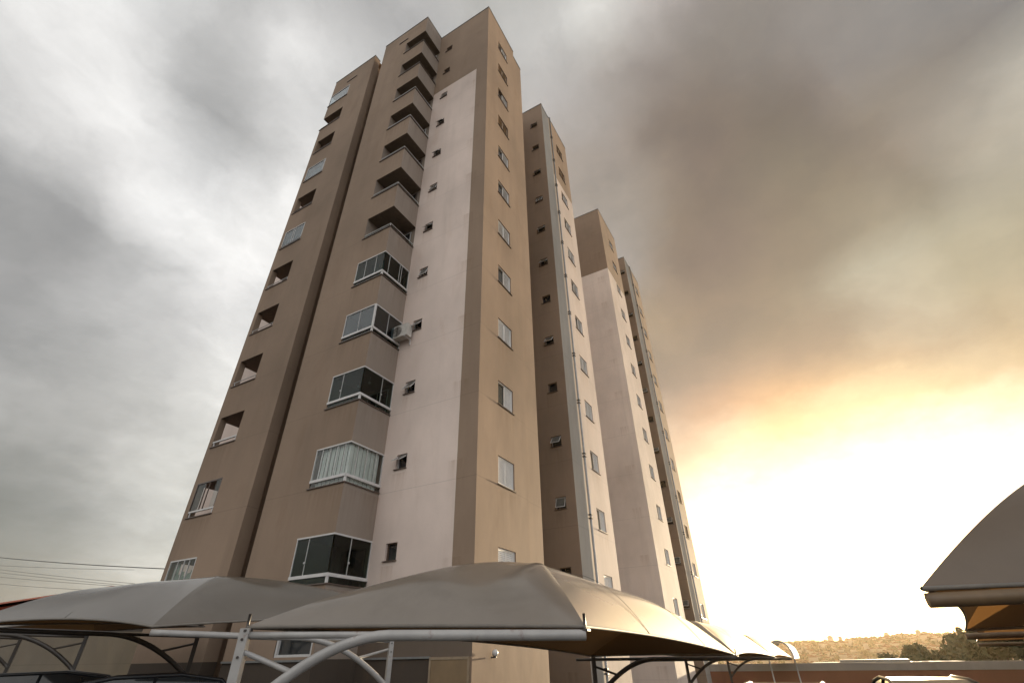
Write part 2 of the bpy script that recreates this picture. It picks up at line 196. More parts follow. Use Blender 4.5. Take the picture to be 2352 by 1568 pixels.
def stucco(name, col, stain=(.16, .09, .045), amount=.16):
    m, t, o = new_mat(name)
    p = N(t, 'ShaderNodeBsdfPrincipled')
    big = NOISE(t, stretched(t, .22, .22, .16), 1.0, 5, .6)
    streak = NOISE(t, stretched(t, 1.7, 1.7, .10), 1.0, 5, .62)
    rust = NOISE(t, stretched(t, .9, .9, .25), 1.0, 6, .68, .4)
    fine = NOISE(t, stretched(t, 1, 1, 1), 24, 3)
    d = tuple(c * .74 for c in col); l = tuple(min(1, c * 1.14) for c in col)
    c = mixcol(t, ramp(t, big, .28, .72), d, l)
    c = mixcol(t, MA(t, 'MULTIPLY', ramp(t, streak, .50, .78), .32), c, tuple(x * .62 for x in col))
    c = mixcol(t, MA(t, 'MULTIPLY', ramp(t, rust, .56, .80), amount * 2.1), c, stain)
    c = mixcol(t, MA(t, 'MULTIPLY', ramp(t, fine, .35, .65), .10), c, tuple(x * .7 for x in col))
    # run-off stains under the sills, one storey apart
    s2 = N(t, 'ShaderNodeSeparateXYZ'); t.links.new(stretched(t, 1, 1, 1), s2.inputs[0])
    drips = NOISE(t, stretched(t, 9, 9, .5), 1.0, 4, .6)
    for ax, lo, hi, zs in (('X', -11.6, -10.85, 34.47), ('X', -9.2, -8.45, 34.49), ('Y', 13.2, 14.55, 33.76), ('Y', 22.3, 23.7, 33.98), ('X', -13.8, -11.9, 33.76), ('X', -20.8, -18.95, 33.76)):
        f = MA(t, 'FRACT', MA(t, 'DIVIDE', MA(t, 'SUBTRACT', zs + 145.0 - 17.5, s2.outputs['Z']), 2.9))
        k = MA(t, 'POWER', math.e, MA(t, 'MULTIPLY', f, -5.0))
        e = MA(t, 'MULTIPLY', ramp(t, s2.outputs[ax], lo, lo + .12), ramp(t, s2.outputs[ax], hi, hi - .12))
        c = mixcol(t, MA(t, 'MULTIPLY', MA(t, 'MULTIPLY', k, e), MA(t, 'MULTIPLY', ramp(t, drips, .38, .68), .55)), c, tuple(.5 * x + .35 * y for x, y in zip(stain, col)))
    # faint joints between the days' coats of render, one per storey
    s3 = N(t, 'ShaderNodeSeparateXYZ'); t.links.new(stretched(t, 1, 1, 1), s3.inputs[0])
    fr = MA(t, 'FRACT', MA(t, 'DIVIDE', MA(t, 'ADD', s3.outputs['Z'], 50.35), 2.9))
    line = MA(t, 'LESS_THAN', fr, .008)
    c = mixcol(t, MA(t, 'MULTIPLY', line, .35), c, tuple(x * .5 for x in col))
    t.links.new(c, p.inputs['Base Color'])
    p.inputs['Roughness'].default_value = .85; p.inputs['Specular IOR Level'].default_value = .25
    b = N(t, 'ShaderNodeBump'); b.inputs['Strength'].default_value = .35; b.inputs['Distance'].default_value = .012
    h = MA(t, 'ADD', MA(t, 'MULTIPLY', NOISE(t, stretched(t, 1, 1, 1), 38, 4), .6), MA(t, 'MULTIPLY', NOISE(t, stretched(t, 1, 1, .6), 1.3, 3), 2.2))
    t.links.new(h, b.inputs['Height']); t.links.new(b.outputs[0], p.inputs['Normal'])
    t.links.new(p.outputs[0], o.inputs['Surface'])
    return m
def glass(name, tint=(.55, .63, .60), refl=.3, rough=.02):
    m, t, o = new_mat(name)
    tr = N(t, 'ShaderNodeBsdfTransparent'); tr.inputs[0].default_value = (*tint, 1)
    gl = N(t, 'ShaderNodeBsdfGlossy'); gl.inputs['Roughness'].default_value = rough; gl.inputs['Color'].default_value = (refl, refl, refl, 1)
    lw = N(t, 'ShaderNodeLayerWeight'); lw.inputs[0].default_value = .5
    b = N(t, 'ShaderNodeBump'); b.inputs['Strength'].default_value = .08; b.inputs['Distance'].default_value = .02
    t.links.new(NOISE(t, stretched(t, 1, 1, 1), 1.2, 2), b.inputs['Height'])
    t.links.new(b.outputs[0], gl.inputs['Normal']); t.links.new(b.outputs[0], lw.inputs['Normal'])
    mx = N(t, 'ShaderNodeMixShader'); t.links.new(MA(t, 'MULTIPLY_ADD', MA(t, 'POWER', lw.outputs['Facing'], 5.0), .90, .07), mx.inputs[0])
    t.links.new(tr.outputs[0], mx.inputs[1]); t.links.new(gl.outputs[0], mx.inputs[2])
    t.links.new(mx.outputs[0], o.inputs['Surface'])
    return m
def fabric(name, col, transl=.22, rough=.75, spec=.2):
    m, t, o = new_mat(name)
    v = stretched(t, 1, 1, 1)
    n = NOISE(t, v, .9, 6, .65); n2 = NOISE(t, v, 60, 2); dirt = NOISE(t, stretched(t, .6, .6, .6), 1.4, 7, .7, .6)
    c = mixcol(t, ramp(t, n, .3, .7), tuple(x * .86 for x in col), tuple(min(1, x * 1.08) for x in col))
    c = mixcol(t, MA(t, 'MULTIPLY', ramp(t, dirt, .50, .78), .5), c, tuple(x * .55 for x in col))
    geo = N(t, 'ShaderNodeNewGeometry')                     # the inner face of the cloth is coloured darker, without the coat
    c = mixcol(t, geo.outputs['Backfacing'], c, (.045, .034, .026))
    p = N(t, 'ShaderNodeBsdfPrincipled'); t.links.new(c, p.inputs['Base Color'])
    p.inputs['Roughness'].default_value = rough; p.inputs['Specular IOR Level'].default_value = spec
    t.links.new(MA(t, 'SUBTRACT', 1.0, geo.outputs['Backfacing']), p.inputs['Coat Weight'])
    p.inputs['Coat Roughness'].default_value = .15; p.inputs['Coat IOR'].default_value = 1.8
    b = N(t, 'ShaderNodeBump'); b.inputs['Strength'].default_value = .10; b.inputs['Distance'].default_value = .02
    t.links.new(MA(t, 'ADD', MA(t, 'MULTIPLY', n2, .08), NOISE(t, v, 2.2, 4)), b.inputs['Height']); t.links.new(b.outputs[0], p.inputs['Normal'])
    tl = N(t, 'ShaderNodeBsdfTranslucent'); tl.inputs[0].default_value = (.70, .36, .13, 1)
    mx = N(t, 'ShaderNodeMixShader'); mx.inputs[0].default_value = transl
    t.links.new(p.outputs[0], mx.inputs[1]); t.links.new(tl.outputs[0], mx.inputs[2])
    t.links.new(mx.outputs[0], o.inputs['Surface'])
    return m
M = {
 'tan': stucco('tan_render', (.285, .205, .150)),
 'pink': stucco('pale_pink_render', (.70, .58, .52), (.40, .22, .12), .12),
 'taupe': stucco('taupe_render', (.30, .245, .205)),
 'grey': stucco('grey_render', (.34, .315, .285)),
 'dado': stucco('brown_render', (.075, .058, .046)),  # brown paint, darkened further for the shade under the canopies
 'shadeband': stucco('shade_band_render', (.15, .115, .09)),  # low wall strip, colour darkened to paint in the canopy's shade
 'pinkside': stucco('toned_down_pink_render', (.55, .46, .41), (.40, .22, .12), .10),  # same pink render, darkened on the side faces to temper the light there
 'bouncepink': stucco('bounce_lit_pink_render', (.82, .70, .62), (.40, .22, .12), .08),  # pink render lightened to stand in for light bounced off the front tower
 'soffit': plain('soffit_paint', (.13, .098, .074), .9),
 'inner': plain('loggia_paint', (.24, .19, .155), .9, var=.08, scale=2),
 'coping': plain('coping_metal', (.17, .17, .165), .6),
 'granite': plain('brown_granite', (.11, .075, .06), .45, scale=30),
 'white': plain('white_aluminium', (.56, .54, .53), .38, var=.06),
 'slat': plain('white_shutter', (.70, .68, .66), .5, var=.07, scale=4),
 'bronze': plain('brown_frame', (.10, .065, .05), .4),
 'dark': plain('dark_room', (.018, .015, .014), .9),
 'pane': plain('dark_pane', (.022, .024, .026), .06, spec=.6, var=.3, scale=1.5),
 'glass': glass('green_tinted_glass'),
 'glassblue': glass('blue_tinted_glass', (.50, .58, .62), .75),
 'clearglass': glass('clear_glass', (.92, .94, .93), .4),
 'blind': plain('pale_roller_blind', (.66, .68, .66), .8, var=.05, scale=2),
 'curtain': plain('sage_curtain', (.34, .39, .34), .9, var=.12, scale=3),
 'pipe': plain('grey_pvc_pipe', (.30, .30, .31), .45),
 'steel': plain('dark_bracket', (.07, .06, .055), .5, metal=.3),
 'shadedpaint': plain('shaded_painted_steel', (.045, .036, .03), .45),  # frame paint darkened to stand in for shade under the canopies
 'backlitpaint': plain('backlit_painted_steel', (.15, .095, .05), .5),  # frame paint browned to stand in for shade against the sun
 'paint': plain('white_painted_steel', (.36, .345, .335), .32, var=.09, scale=5, bump=.1, rust=.7),
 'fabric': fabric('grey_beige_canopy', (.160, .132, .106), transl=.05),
 'fabricdark': fabric('darkened_canopy', (.096, .080, .064), transl=.07),  # same cloth, colour darkened to offset the sky light on it
 'fabricbacklit': fabric('backlit_canopy', (.105, .073, .047), transl=.07),  # same cloth, browned to stand in for its backlit shade
 'seam': plain('canopy_seam', (.11, .095, .08), .8),
 'hem': plain('canopy_hem', (.16, .14, .12), .7),
 'acbody': plain('offwhite_casing', (.52, .49, .45), .5),
 'ground': plain('asphalt', (.055, .052, .050), .9, var=.3, scale=3, bump=.3),
 'tan_door': plain('tan_door_panel', (.21, .14, .075), .5, var=.1, scale=2),  # door tan, darkened for the shade below the canopy
 'pale_wood': plain('pale_frame', (.27, .20, .13), .5),
 'wire': plain('black_cable', (.02, .02, .02), .6),
}
# ---------------------------------------------------------------- mesh helpers
class MB:
    def __init__(s): s.v = []; s.f = []; s.mi = []; s.sm = []
    def quad(s, a, b, c, d, mi=0, sm=False):
        n = len(s.v); s.v += [a, b, c, d]; s.f.append((n, n + 1, n + 2, n + 3)); s.mi.append(mi); s.sm.append(sm)
    def poly(s, pts, mi=0, sm=False):
        n = len(s.v); s.v += list(pts); s.f.append(tuple(range(n, n + len(pts)))); s.mi.append(mi); s.sm.append(sm)
    def box(s, x0, y0, z0, x1, y1, z1, mi=0, mat=None):
        P = [Vector(p) for p in ((x0, y0, z0), (x1, y0, z0), (x1, y1, z0), (x0, y1, z0), (x0, y0, z1), (x1, y0, z1), (x1, y1, z1), (x0, y1, z1))]
        if mat is not None: P = [mat @ p for p in P]
        n = len(s.v); s.v += P
        for q in ((0, 3, 2, 1), (4, 5, 6, 7), (0, 1, 5, 4), (1, 2, 6, 5), (2, 3, 7, 6), (3, 0, 4, 7)):
            s.f.append(tuple(n + i for i in q)); s.mi.append(mi); s.sm.append(False)
    def tube(s, pts, r, seg=10, mi=0, cap=True, square=False):
        pts = [Vector(p) for p in pts]; rings = []
        n = len(pts); up = Vector((0, 0, 1))
        for i, p in enumerate(pts):
            d = (pts[min(i + 1, n - 1)] - pts[max(i - 1, 0)]).normalized()
            ref = up if abs(d.z) < .95 else Vector((1, 0, 0))
            a = d.cross(ref).normalized(); b = a.cross(d).normalized()
            rr = r[i] if isinstance(r, (list, tuple)) else r
            base = len(s.v)
            for k in range(seg):
                th = 2 * math.pi * (k + .5) / seg
                q = (1.4142 if square else 1.0) * rr
                s.v.append(p + a * q * math.cos(th) + b * q * math.sin(th))
            rings.append(base)
        for i in range(n - 1):
            for k in range(seg):
                k2 = (k + 1) % seg
                s.f.append((rings[i] + k, rings[i] + k2, rings[i + 1] + k2, rings[i + 1] + k)); s.mi.append(mi); s.sm.append(not square)
        if cap:
            s.f.append(tuple(rings[0] + k for k in range(seg))); s.mi.append(mi); s.sm.append(False)
            s.f.append(tuple(rings[-1] + k for k in reversed(range(seg)))); s.mi.append(mi); s.sm.append(False)
    def sphere(s, c, r, seg=14, rings=8, mi=0, sc=(1, 1, 1)):
        c = Vector(c); b = len(s.v)
        for i in range(rings + 1):
            ph = math.pi * i / rings
            for k in range(seg):
                th = 2 * math.pi * k / seg
                s.v.append(c + Vector((r * sc[0] * math.sin(ph) * math.cos(th), r * sc[1] * math.sin(ph) * math.sin(th), r * sc[2] * math.cos(ph))))
        for i in range(rings):
            for k in range(seg):
                k2 = (k + 1) % seg
                s.f.append((b + i * seg + k, b + (i + 1) * seg + k, b + (i + 1) * seg + k2, b + i * seg + k2)); s.mi.append(mi); s.sm.append(True)
    def mesh(s, name, mats):
        me = bpy.data.meshes.new(name)
        me.from_pydata([tuple(v) for v in s.v], [], s.f)
        for m in (mats if isinstance(mats, (list, tuple)) else [mats]):
            me.materials.append(M[m] if isinstance(m, str) else m)
        me.polygons.foreach_set('material_index', s.mi)
        me.polygons.foreach_set('use_smooth', s.sm)
        me.update()
        return me
    def build(s, name, mats, parent=None, loc=(0, 0, 0), rotz=0.0):
        return place(name, s.mesh(name, mats), parent, loc, rotz)
def place(name, me, parent=None, loc=(0, 0, 0), rotz=0.0):
    o = bpy.data.objects.new(name, me); COL.objects.link(o)
    o.location = loc; o.rotation_euler = (0, 0, rotz)
    if parent is not None: o.parent = parent
    return o
def tag(o, label=None, cat=None, group=None, kind=None):
    if label: o['label'] = label
    if cat: o['category'] = cat
    if group: o['group'] = group
    if kind: o['kind'] = kind
    return o
def thing(name, label, cat, loc=(0, 0, 0), rotz=0, group=None):
    return tag(place(name, None, None, loc, rotz), label, cat, group)
def copy_tree(o, parent=None):
    c = o.copy(); COL.objects.link(c)
    if parent is not None: c.parent = parent
    for ch in list(o.children): copy_tree(ch, c)
    return c
def facade(mb, o, ud, U, z0, z1, holes=(), depth=.12, zone=None, ucuts=(), zcuts=(), mi_reveal=0):
    """wall in the plane through o along ud, with real openings (u0, u1, z0, z1) and reveals"""
    o = Vector(o); ud = Vector(ud).normalized(); inw = Vector((0, 0, 1)).cross(ud).normalized()
    us = sorted({0.0, U, *[u for u in ucuts if 0 < u < U], *[min(max(h[i], 0), U) for h in holes for i in (0, 1)]})
    zs = sorted({z0, z1, *[z for z in zcuts if z0 < z < z1], *[h[i] for h in holes for i in (2, 3)]})
    P = lambda u, z, dd=0.0: o + ud * u + Vector((0, 0, z)) + inw * dd
    for i in range(len(us) - 1):
        for j in range(len(zs) - 1):
            uc = (us[i] + us[i + 1]) / 2; zc = (zs[j] + zs[j + 1]) / 2
            if any(h[0] < uc < h[1] and h[2] < zc < h[3] for h in holes): continue
            mb.quad(P(us[i], zs[j]), P(us[i + 1], zs[j]), P(us[i + 1], zs[j + 1]), P(us[i], zs[j + 1]), zone(uc, zc) if zone else 0)
    if depth:
        for (a, b, c, d) in holes:
            z_ = mi_reveal if zone is None else zone((a + b) / 2, d)
            mb.quad(P(a, c), P(b, c), P(b, c, depth), P(a, c, depth), z_)
            mb.quad(P(a, d, depth), P(b, d, depth), P(b, d), P(a, d), z_)
            if a > 0: mb.quad(P(a, c), P(a, c, depth), P(a, d, depth), P(a, d), z_)
            if b < U: mb.quad(P(b, c, depth), P(b, c), P(b, d), P(b, d, depth), z_)

# ---------------------------------------------------------------- ground
mb = MB()
mb.quad((-450, -60, GZ), (1000, -60, GZ), (1000, 48, GZ), (-450, 48, GZ))
tag(mb.build('ground', 'ground'), kind='structure')

# ---------------------------------------------------------------- windows (prototypes: origin = top left of the opening, -y is outwards)
def louvre(mb, x0, x1, z0, z1, y, n):
    fw = .035
    mb.box(x0, y - .015, z0, x0 + fw, y + .015, z1); mb.box(x1 - fw, y - .015, z0, x1, y + .015, z1)
    mb.box(x0 + fw, y - .015, z1 - fw, x1 - fw, y + .015, z1); mb.box(x0 + fw, y - .015, z0, x1 - fw, y + .015, z0 + fw)
    st = (z1 - z0 - 2 * fw) / n
    for i in range(n):
        z = z0 + fw + i * st
        mb.quad((x0 + fw, y - .012, z), (x1 - fw, y - .012, z), (x1 - fw, y + .010, z + st * .97), (x0 + fw, y + .010, z + st * .97))
        mb.quad((x0 + fw, y - .012, z), (x0 + fw, y + .008, z), (x1 - fw, y + .008, z), (x1 - fw, y - .012, z))
def win_bedroom(kind, w=1.1, h=.97):
    f = MB(); t = .045; y = .085
    f.box(0, y - .04, -h, t, y + .05, 0); f.box(w - t, y - .04, -h, w, y + .05, 0)
    f.box(t, y - .04, -t, w - t, y + .05, 0); f.box(t, y - .04, -h, w - t, y + .05, -h + t)
    f.box(w / 2 - .015, y - .02, -h + t, w / 2 + .015, y + .05, -t)
    root = f.build('window', 'bronze' if kind in ('brown', 'half_brown') else 'white')
    p = MB(); p.box(t, y + .02, -h + t, w - t, y + .03, -t)
    p.build('pane', 'pane', root)
    s = MB()
    if kind in ('closed', 'brown'):
        louvre(s, t, w / 2 - .004, -h + t, -t, y - .012, 15); louvre(s, w / 2 + .004, w - t, -h + t, -t, y - .012, 15)
    elif kind in ('half', 'half_brown'):
        louvre(s, w * .47, w - t, -h + t, -t, y - .012, 15)
    if s.v: s.build('shutter', 'slat' if kind != 'brown' else 'bronze_slat', root)
    q = MB(); q.box(-.05, -.05, -h - .03, w + .05, .03, -h)
    q.build('sill', 'granite', root)
    return root
M['bronze_slat'] = plain('sandy_shutter', (.40, .30, .21), .5, var=.08, scale=4)
def win_bath(kind, w=.47, h=.52):
    f = MB(); t = .03; y = .10
    f.box(0, y - .02, -h, t, y + .04, 0); f.box(w - t, y - .02, -h, w, y + .04, 0)
    f.box(t, y - .02, -t, w - t, y + .04, 0); f.box(t, y - .02, -h, w - t, y + .04, -h + t)
    root = f.build('bathroom_window', 'white' if kind != 'shut' else 'bronze')
    b = MB(); b.box(t, y + .05, -h + t, w - t, y + .06, -t); b.build('pane', 'pane', root)
    if kind != 'shut':
        ang = {'open': 38, 'ajar': 20, 'wide': 55}[kind]
        s = MB(); H2 = h - .07
        m = Matrix.Translation((0, y - .03, -.035)) @ Matrix.Rotation(R(-ang), 4, 'X')
        s.box(.035, -.012, -H2, w - .035, .012, -H2 + .028, 0, m); s.box(.035, -.012, -.025, w - .035, .012, 0, 0, m)
        s.box(.035, -.012, -H2 + .028, .06, .012, -.025, 0, m); s.box(w - .06, -.012, -H2 + .028, w - .035, .012, -.025, 0, m)
        g = MB(); g.box(.06, -.004, -H2 + .028, w - .06, .004, -.025, 0, m)
        s.build('sash', 'white', root); g.build('sash_glass', 'frosted', root)
    q = MB(); q.box(-.05, -.06, -h - .025, w + .03, .03, -h); q.build('sill', 'granite', root)
    return root
M['frosted'] = plain('frosted_glass', (.10, .105, .10), .15, spec=.6, var=.2, scale=3)

H = 37.17; FP = 2.9
PROTO = {}
def add_window(building, maker, kind, loc, rotz=0.0, **kw):
    key = (maker.__name__, kind, tuple(kw.values()))
    rl = building.location
    if key not in PROTO:
        o = maker(kind, **kw); PROTO[key] = o
        o.parent = building
    else:
        o = copy_tree(PROTO[key], building)
    o.location = Vector(loc) - rl; o.rotation_euler = (0, 0, rotz)
    return o
def part(building, mb, name, mats):
    return mb.build(name, mats, building, tuple(-building.location))
QT = math.pi / 2
XD = -8.05

# ---------------------------------------------------------------- the front tower
tower = thing('apartment_tower', 'tall beige apartment tower nearest the camera, with corner balconies and a pale pink panel', 'apartment tower', (-14.5, 17.5, GZ))
LT = lambda j: 35.17 - FP * j          # lintel underside of the balconies
ST = lambda j: 33.78 - FP * j          # top of the balcony parapets
YA, YB, YC, YE = 10.56, 10.48, 12.06, 19.96
GF = .10                                # ledge over the darker ground floor
WM = ['tan', 'pink', 'grey', 'dado', 'taupe', 'shadeband', 'pinkside', 'bouncepink']
# left block
mb = MB()
xa0, xa1 = -20.93, -16.92
holesA = []
for j in range(12):
    holesA.append((0.0 if j < 2 else .28, 1.90, ST(j), LT(j)))
zA = lambda u, z: 3 if z < GF else 0
facade(mb, (xa0, YA, 0), (1, 0, 0), xa1 - xa0, GZ, H, holesA, 0, zA, zcuts=(GF,))
facade(mb, (xa1, YA, 0), (0, 1, 0), .48, GZ, H, (), 0, zA, zcuts=(GF,))
mb.quad((xa1, YA + .48, GZ), (xa1 - .30, YA + .48, GZ), (xa1 - .30, YA + .48, H), (xa1, YA + .48, H))
facade(mb, (xa1 - .30, YA + .48, 0), (0, 1, 0), 1.9, GZ, H, (), 0)
facade(mb, (xa0, 24.6, 0), (0, -1, 0), 24.6 - YA, GZ, H, [(24.6 - YC, 24.6 - YA - (0 if j < 2 else .28), ST(j), LT(j)) for j in range(12)], 0)
facade(mb, (-23.6, YC, 0), (1, 0, 0), xa0 + 23.6, GZ, 29.7, (), 0, lambda u, z: 1)
facade(mb, (-23.6, 24.6, 0), (0, -1, 0), 24.6 - YC, GZ, 29.7, (), 0)
mb.quad((-23.6, YC, 29.7), (xa0, YC, 29.7), (xa0, 24.6, 29.7), (-23.6, 24.6, 29.7))
mb.quad((xa0, YA, H - .2), (xa1, YA, H - .2), (xa1, 24.6, H - .2), (xa0, 24.6, H - .2))
part(tower, mb, 'wall', WM)
# recess back + balcony block
mb = MB()
xb0, xb1 = -15.82, -12.03
facade(mb, (xa1 - .30, YA + 2.38, 0), (1, 0, 0), xb0 - xa1 + .30, GZ, H - .5)
facade(mb, (xb0, YA + 2.38, 0), (0, -1, 0), YA + 2.38 - YB, GZ, H)
uB = -13.66 - xb0
holesB = [(uB, xb1 - xb0, ST(j), LT(j)) for j in range(12)]
gw = (-13.6 - xb0, -12.12 - xb0, .16, .78)
facade(mb, (xb0, YB, 0), (1, 0, 0), xb1 - xb0, GZ, H, holesB + [gw], 0, zA, zcuts=(GF,))
facade(mb, (xb1, YB, 0), (0, 1, 0), YC - YB, GZ, H, [(0, YC - YB, ST(j), LT(j)) for j in range(12)], 0, lambda u, z: 3 if z < GF else 4, zcuts=(GF,))
mb.quad((xb0, YB, H - .2), (xb1, YB, H - .2), (xb1, 20, H - .2), (xb0, 20, H - .2))
part(tower, mb, 'wall', WM)
# panel block: pale pink panel, darker corner band, bedroom face
DZ = lambda j: 34.78 - FP * j
CZ = lambda j: 35.03 - FP * j
EZ = lambda j: 35.06 - FP * j
RZ = lambda j: 35.02 - FP * j
mb = MB()
holesC = [(-11.42 - xb1, -10.95 - xb1, CZ(j) - .52, CZ(j)) for j in range(12)]
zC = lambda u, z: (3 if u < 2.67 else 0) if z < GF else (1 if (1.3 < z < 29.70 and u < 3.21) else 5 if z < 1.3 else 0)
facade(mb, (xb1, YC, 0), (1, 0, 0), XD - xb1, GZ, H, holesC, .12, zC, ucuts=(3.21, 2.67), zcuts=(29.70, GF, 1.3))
holesD = [(13.34 - YC, 14.44 - YC, DZ(j) - .97, DZ(j)) for j in range(12)]
facade(mb, (XD, YC, 0), (0, 1, 0), 15.42 - YC, GZ, H, holesD, .12)
mb.quad((XD, 15.42, GZ), (XD - .09, 15.42, GZ), (XD - .09, 15.42, H), (XD, 15.42, H))
facade(mb, (XD - .09, 15.42, 0), (0, 1, 0), 16.65 - 15.42, GZ, H - .30)
facade(mb, (XD - .09, 16.65, 0), (-1, 0, 0), 3.6, GZ, H - .30)
facade(mb, (-11.74, 16.65, 0), (0, 1, 0), YE - 16.65, GZ, H - .30)
mb.quad((-14, YC, H - .35), (XD, YC, H - .35), (XD - .09, 16.65, H - .35), (-14, 16.65, H - .35))
mb.quad((-20, 12.8, H - .6), (-11.74, 12.8, H - .6), (-11.74, 24.6, H - .6), (-20, 24.6, H - .6))
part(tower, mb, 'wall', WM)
# rear wing
mb = MB()
holesE = [(-9.06 + 11.74, -8.53 + 11.74, EZ(j) - .53, EZ(j)) for j in range(12)]
facade(mb, (-11.74, YE, 0), (1, 0, 0), XD + 11.74, GZ, H, holesE, .12)
holesR = [(22.45 - YE, 23.55 - YE, RZ(j) - 1.0, RZ(j)) for j in range(12)]
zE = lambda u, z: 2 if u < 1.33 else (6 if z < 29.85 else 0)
facade(mb, (XD, YE, 0), (0, 1, 0), 1.33, GZ, H - .14, (), 0, zE)
facade(mb, (XD, YE + 1.33, 0), (0, 1, 0), 24.62 - YE - 1.33, GZ, H, [(a - 1.33, b - 1.33, c, d) for a, b, c, d in holesR], .12, lambda u, z: zE(u + 1.33, z), zcuts=(29.85,))
mb.quad((XD - .3, YE + 1.33, H - .14), (XD, YE + 1.33, H - .14), (XD, YE + 1.33, H), (XD - .3, YE + 1.33, H))
facade(mb, (XD, 24.62, 0), (-1, 0, 0), xa0 * -1 + XD, GZ, H)
mb.quad((-11.74, YE, H - .3), (XD, YE, H - .3), (XD, 24.62, H - .3), (-11.74, 24.62, H - .3))
part(tower, mb, 'wall', WM)
# roof edge flashing
def flash(mb, a, b, out, z=H):
    a = Vector((*a, z)); b = Vector((*b, z)); d = (b - a).normalized(); o = Vector((*out, 0))
    p = [a + o * .025, b + o * .025, b - o * .16, a - o * .16]
    lo = [q + Vector((0, 0, -.055)) for q in p]; hi = [q + Vector((0, 0, .02)) for q in p]
    mb.quad(*lo[::-1]); mb.quad(*hi)
    for i in range(4): mb.quad(lo[i], lo[(i + 1) % 4], hi[(i + 1) % 4], hi[i])
for q in (
    ((xa0 - .02, YA), (xa1 + .02, YA), (0, -1)),
    ((xa1, YA + .16), (xa1, YA + .5), (1, 0)),
    ((xb0 - .02, YB), (xb1 + .02, YB), (0, -1)),
    ((xb1, YB + .16), (xb1, YC - .02), (1, 0)),
    ((xb1 + .03, YC), (XD + .02, YC), (0, -1)),
    ((XD, YC + .16), (XD, 15.42), (1, 0)),
    ((XD - .09, 15.43), (XD - .09, 16.67), (1, 0), H - .30),
    ((-11.7, YE), (XD + .02, YE), (0, -1)),
    ((XD, YE + .16), (XD, YE + 1.33), (1, 0), H - .14),
    ((XD, YE + 1.34), (XD, 24.64), (1, 0)),
):
    mb = MB(); flash(mb, *q); part(tower, mb, 'coping', 'coping')
# drip slots high on the two front blocks
for x0, x1, y, z in ((-19.48, -18.48, YA, 35.84), (-14.36, -13.58, YB, 35.80)):
    mb = MB(); mb.box(x0, y - .05, z - .03, x1, y + .02, z + .02)
    part(tower, mb, 'drip_ledge', 'granite')
mb = MB()
mb.box(xb1 + .002, YC - .05, GF - .03, -9.36, YC + .02, GF + .02)
mb.box(xb0 + .002, YB - .05, GF - .05, -12.0, YB + .02, GF)
part(tower, mb, 'ledge', 'coping')

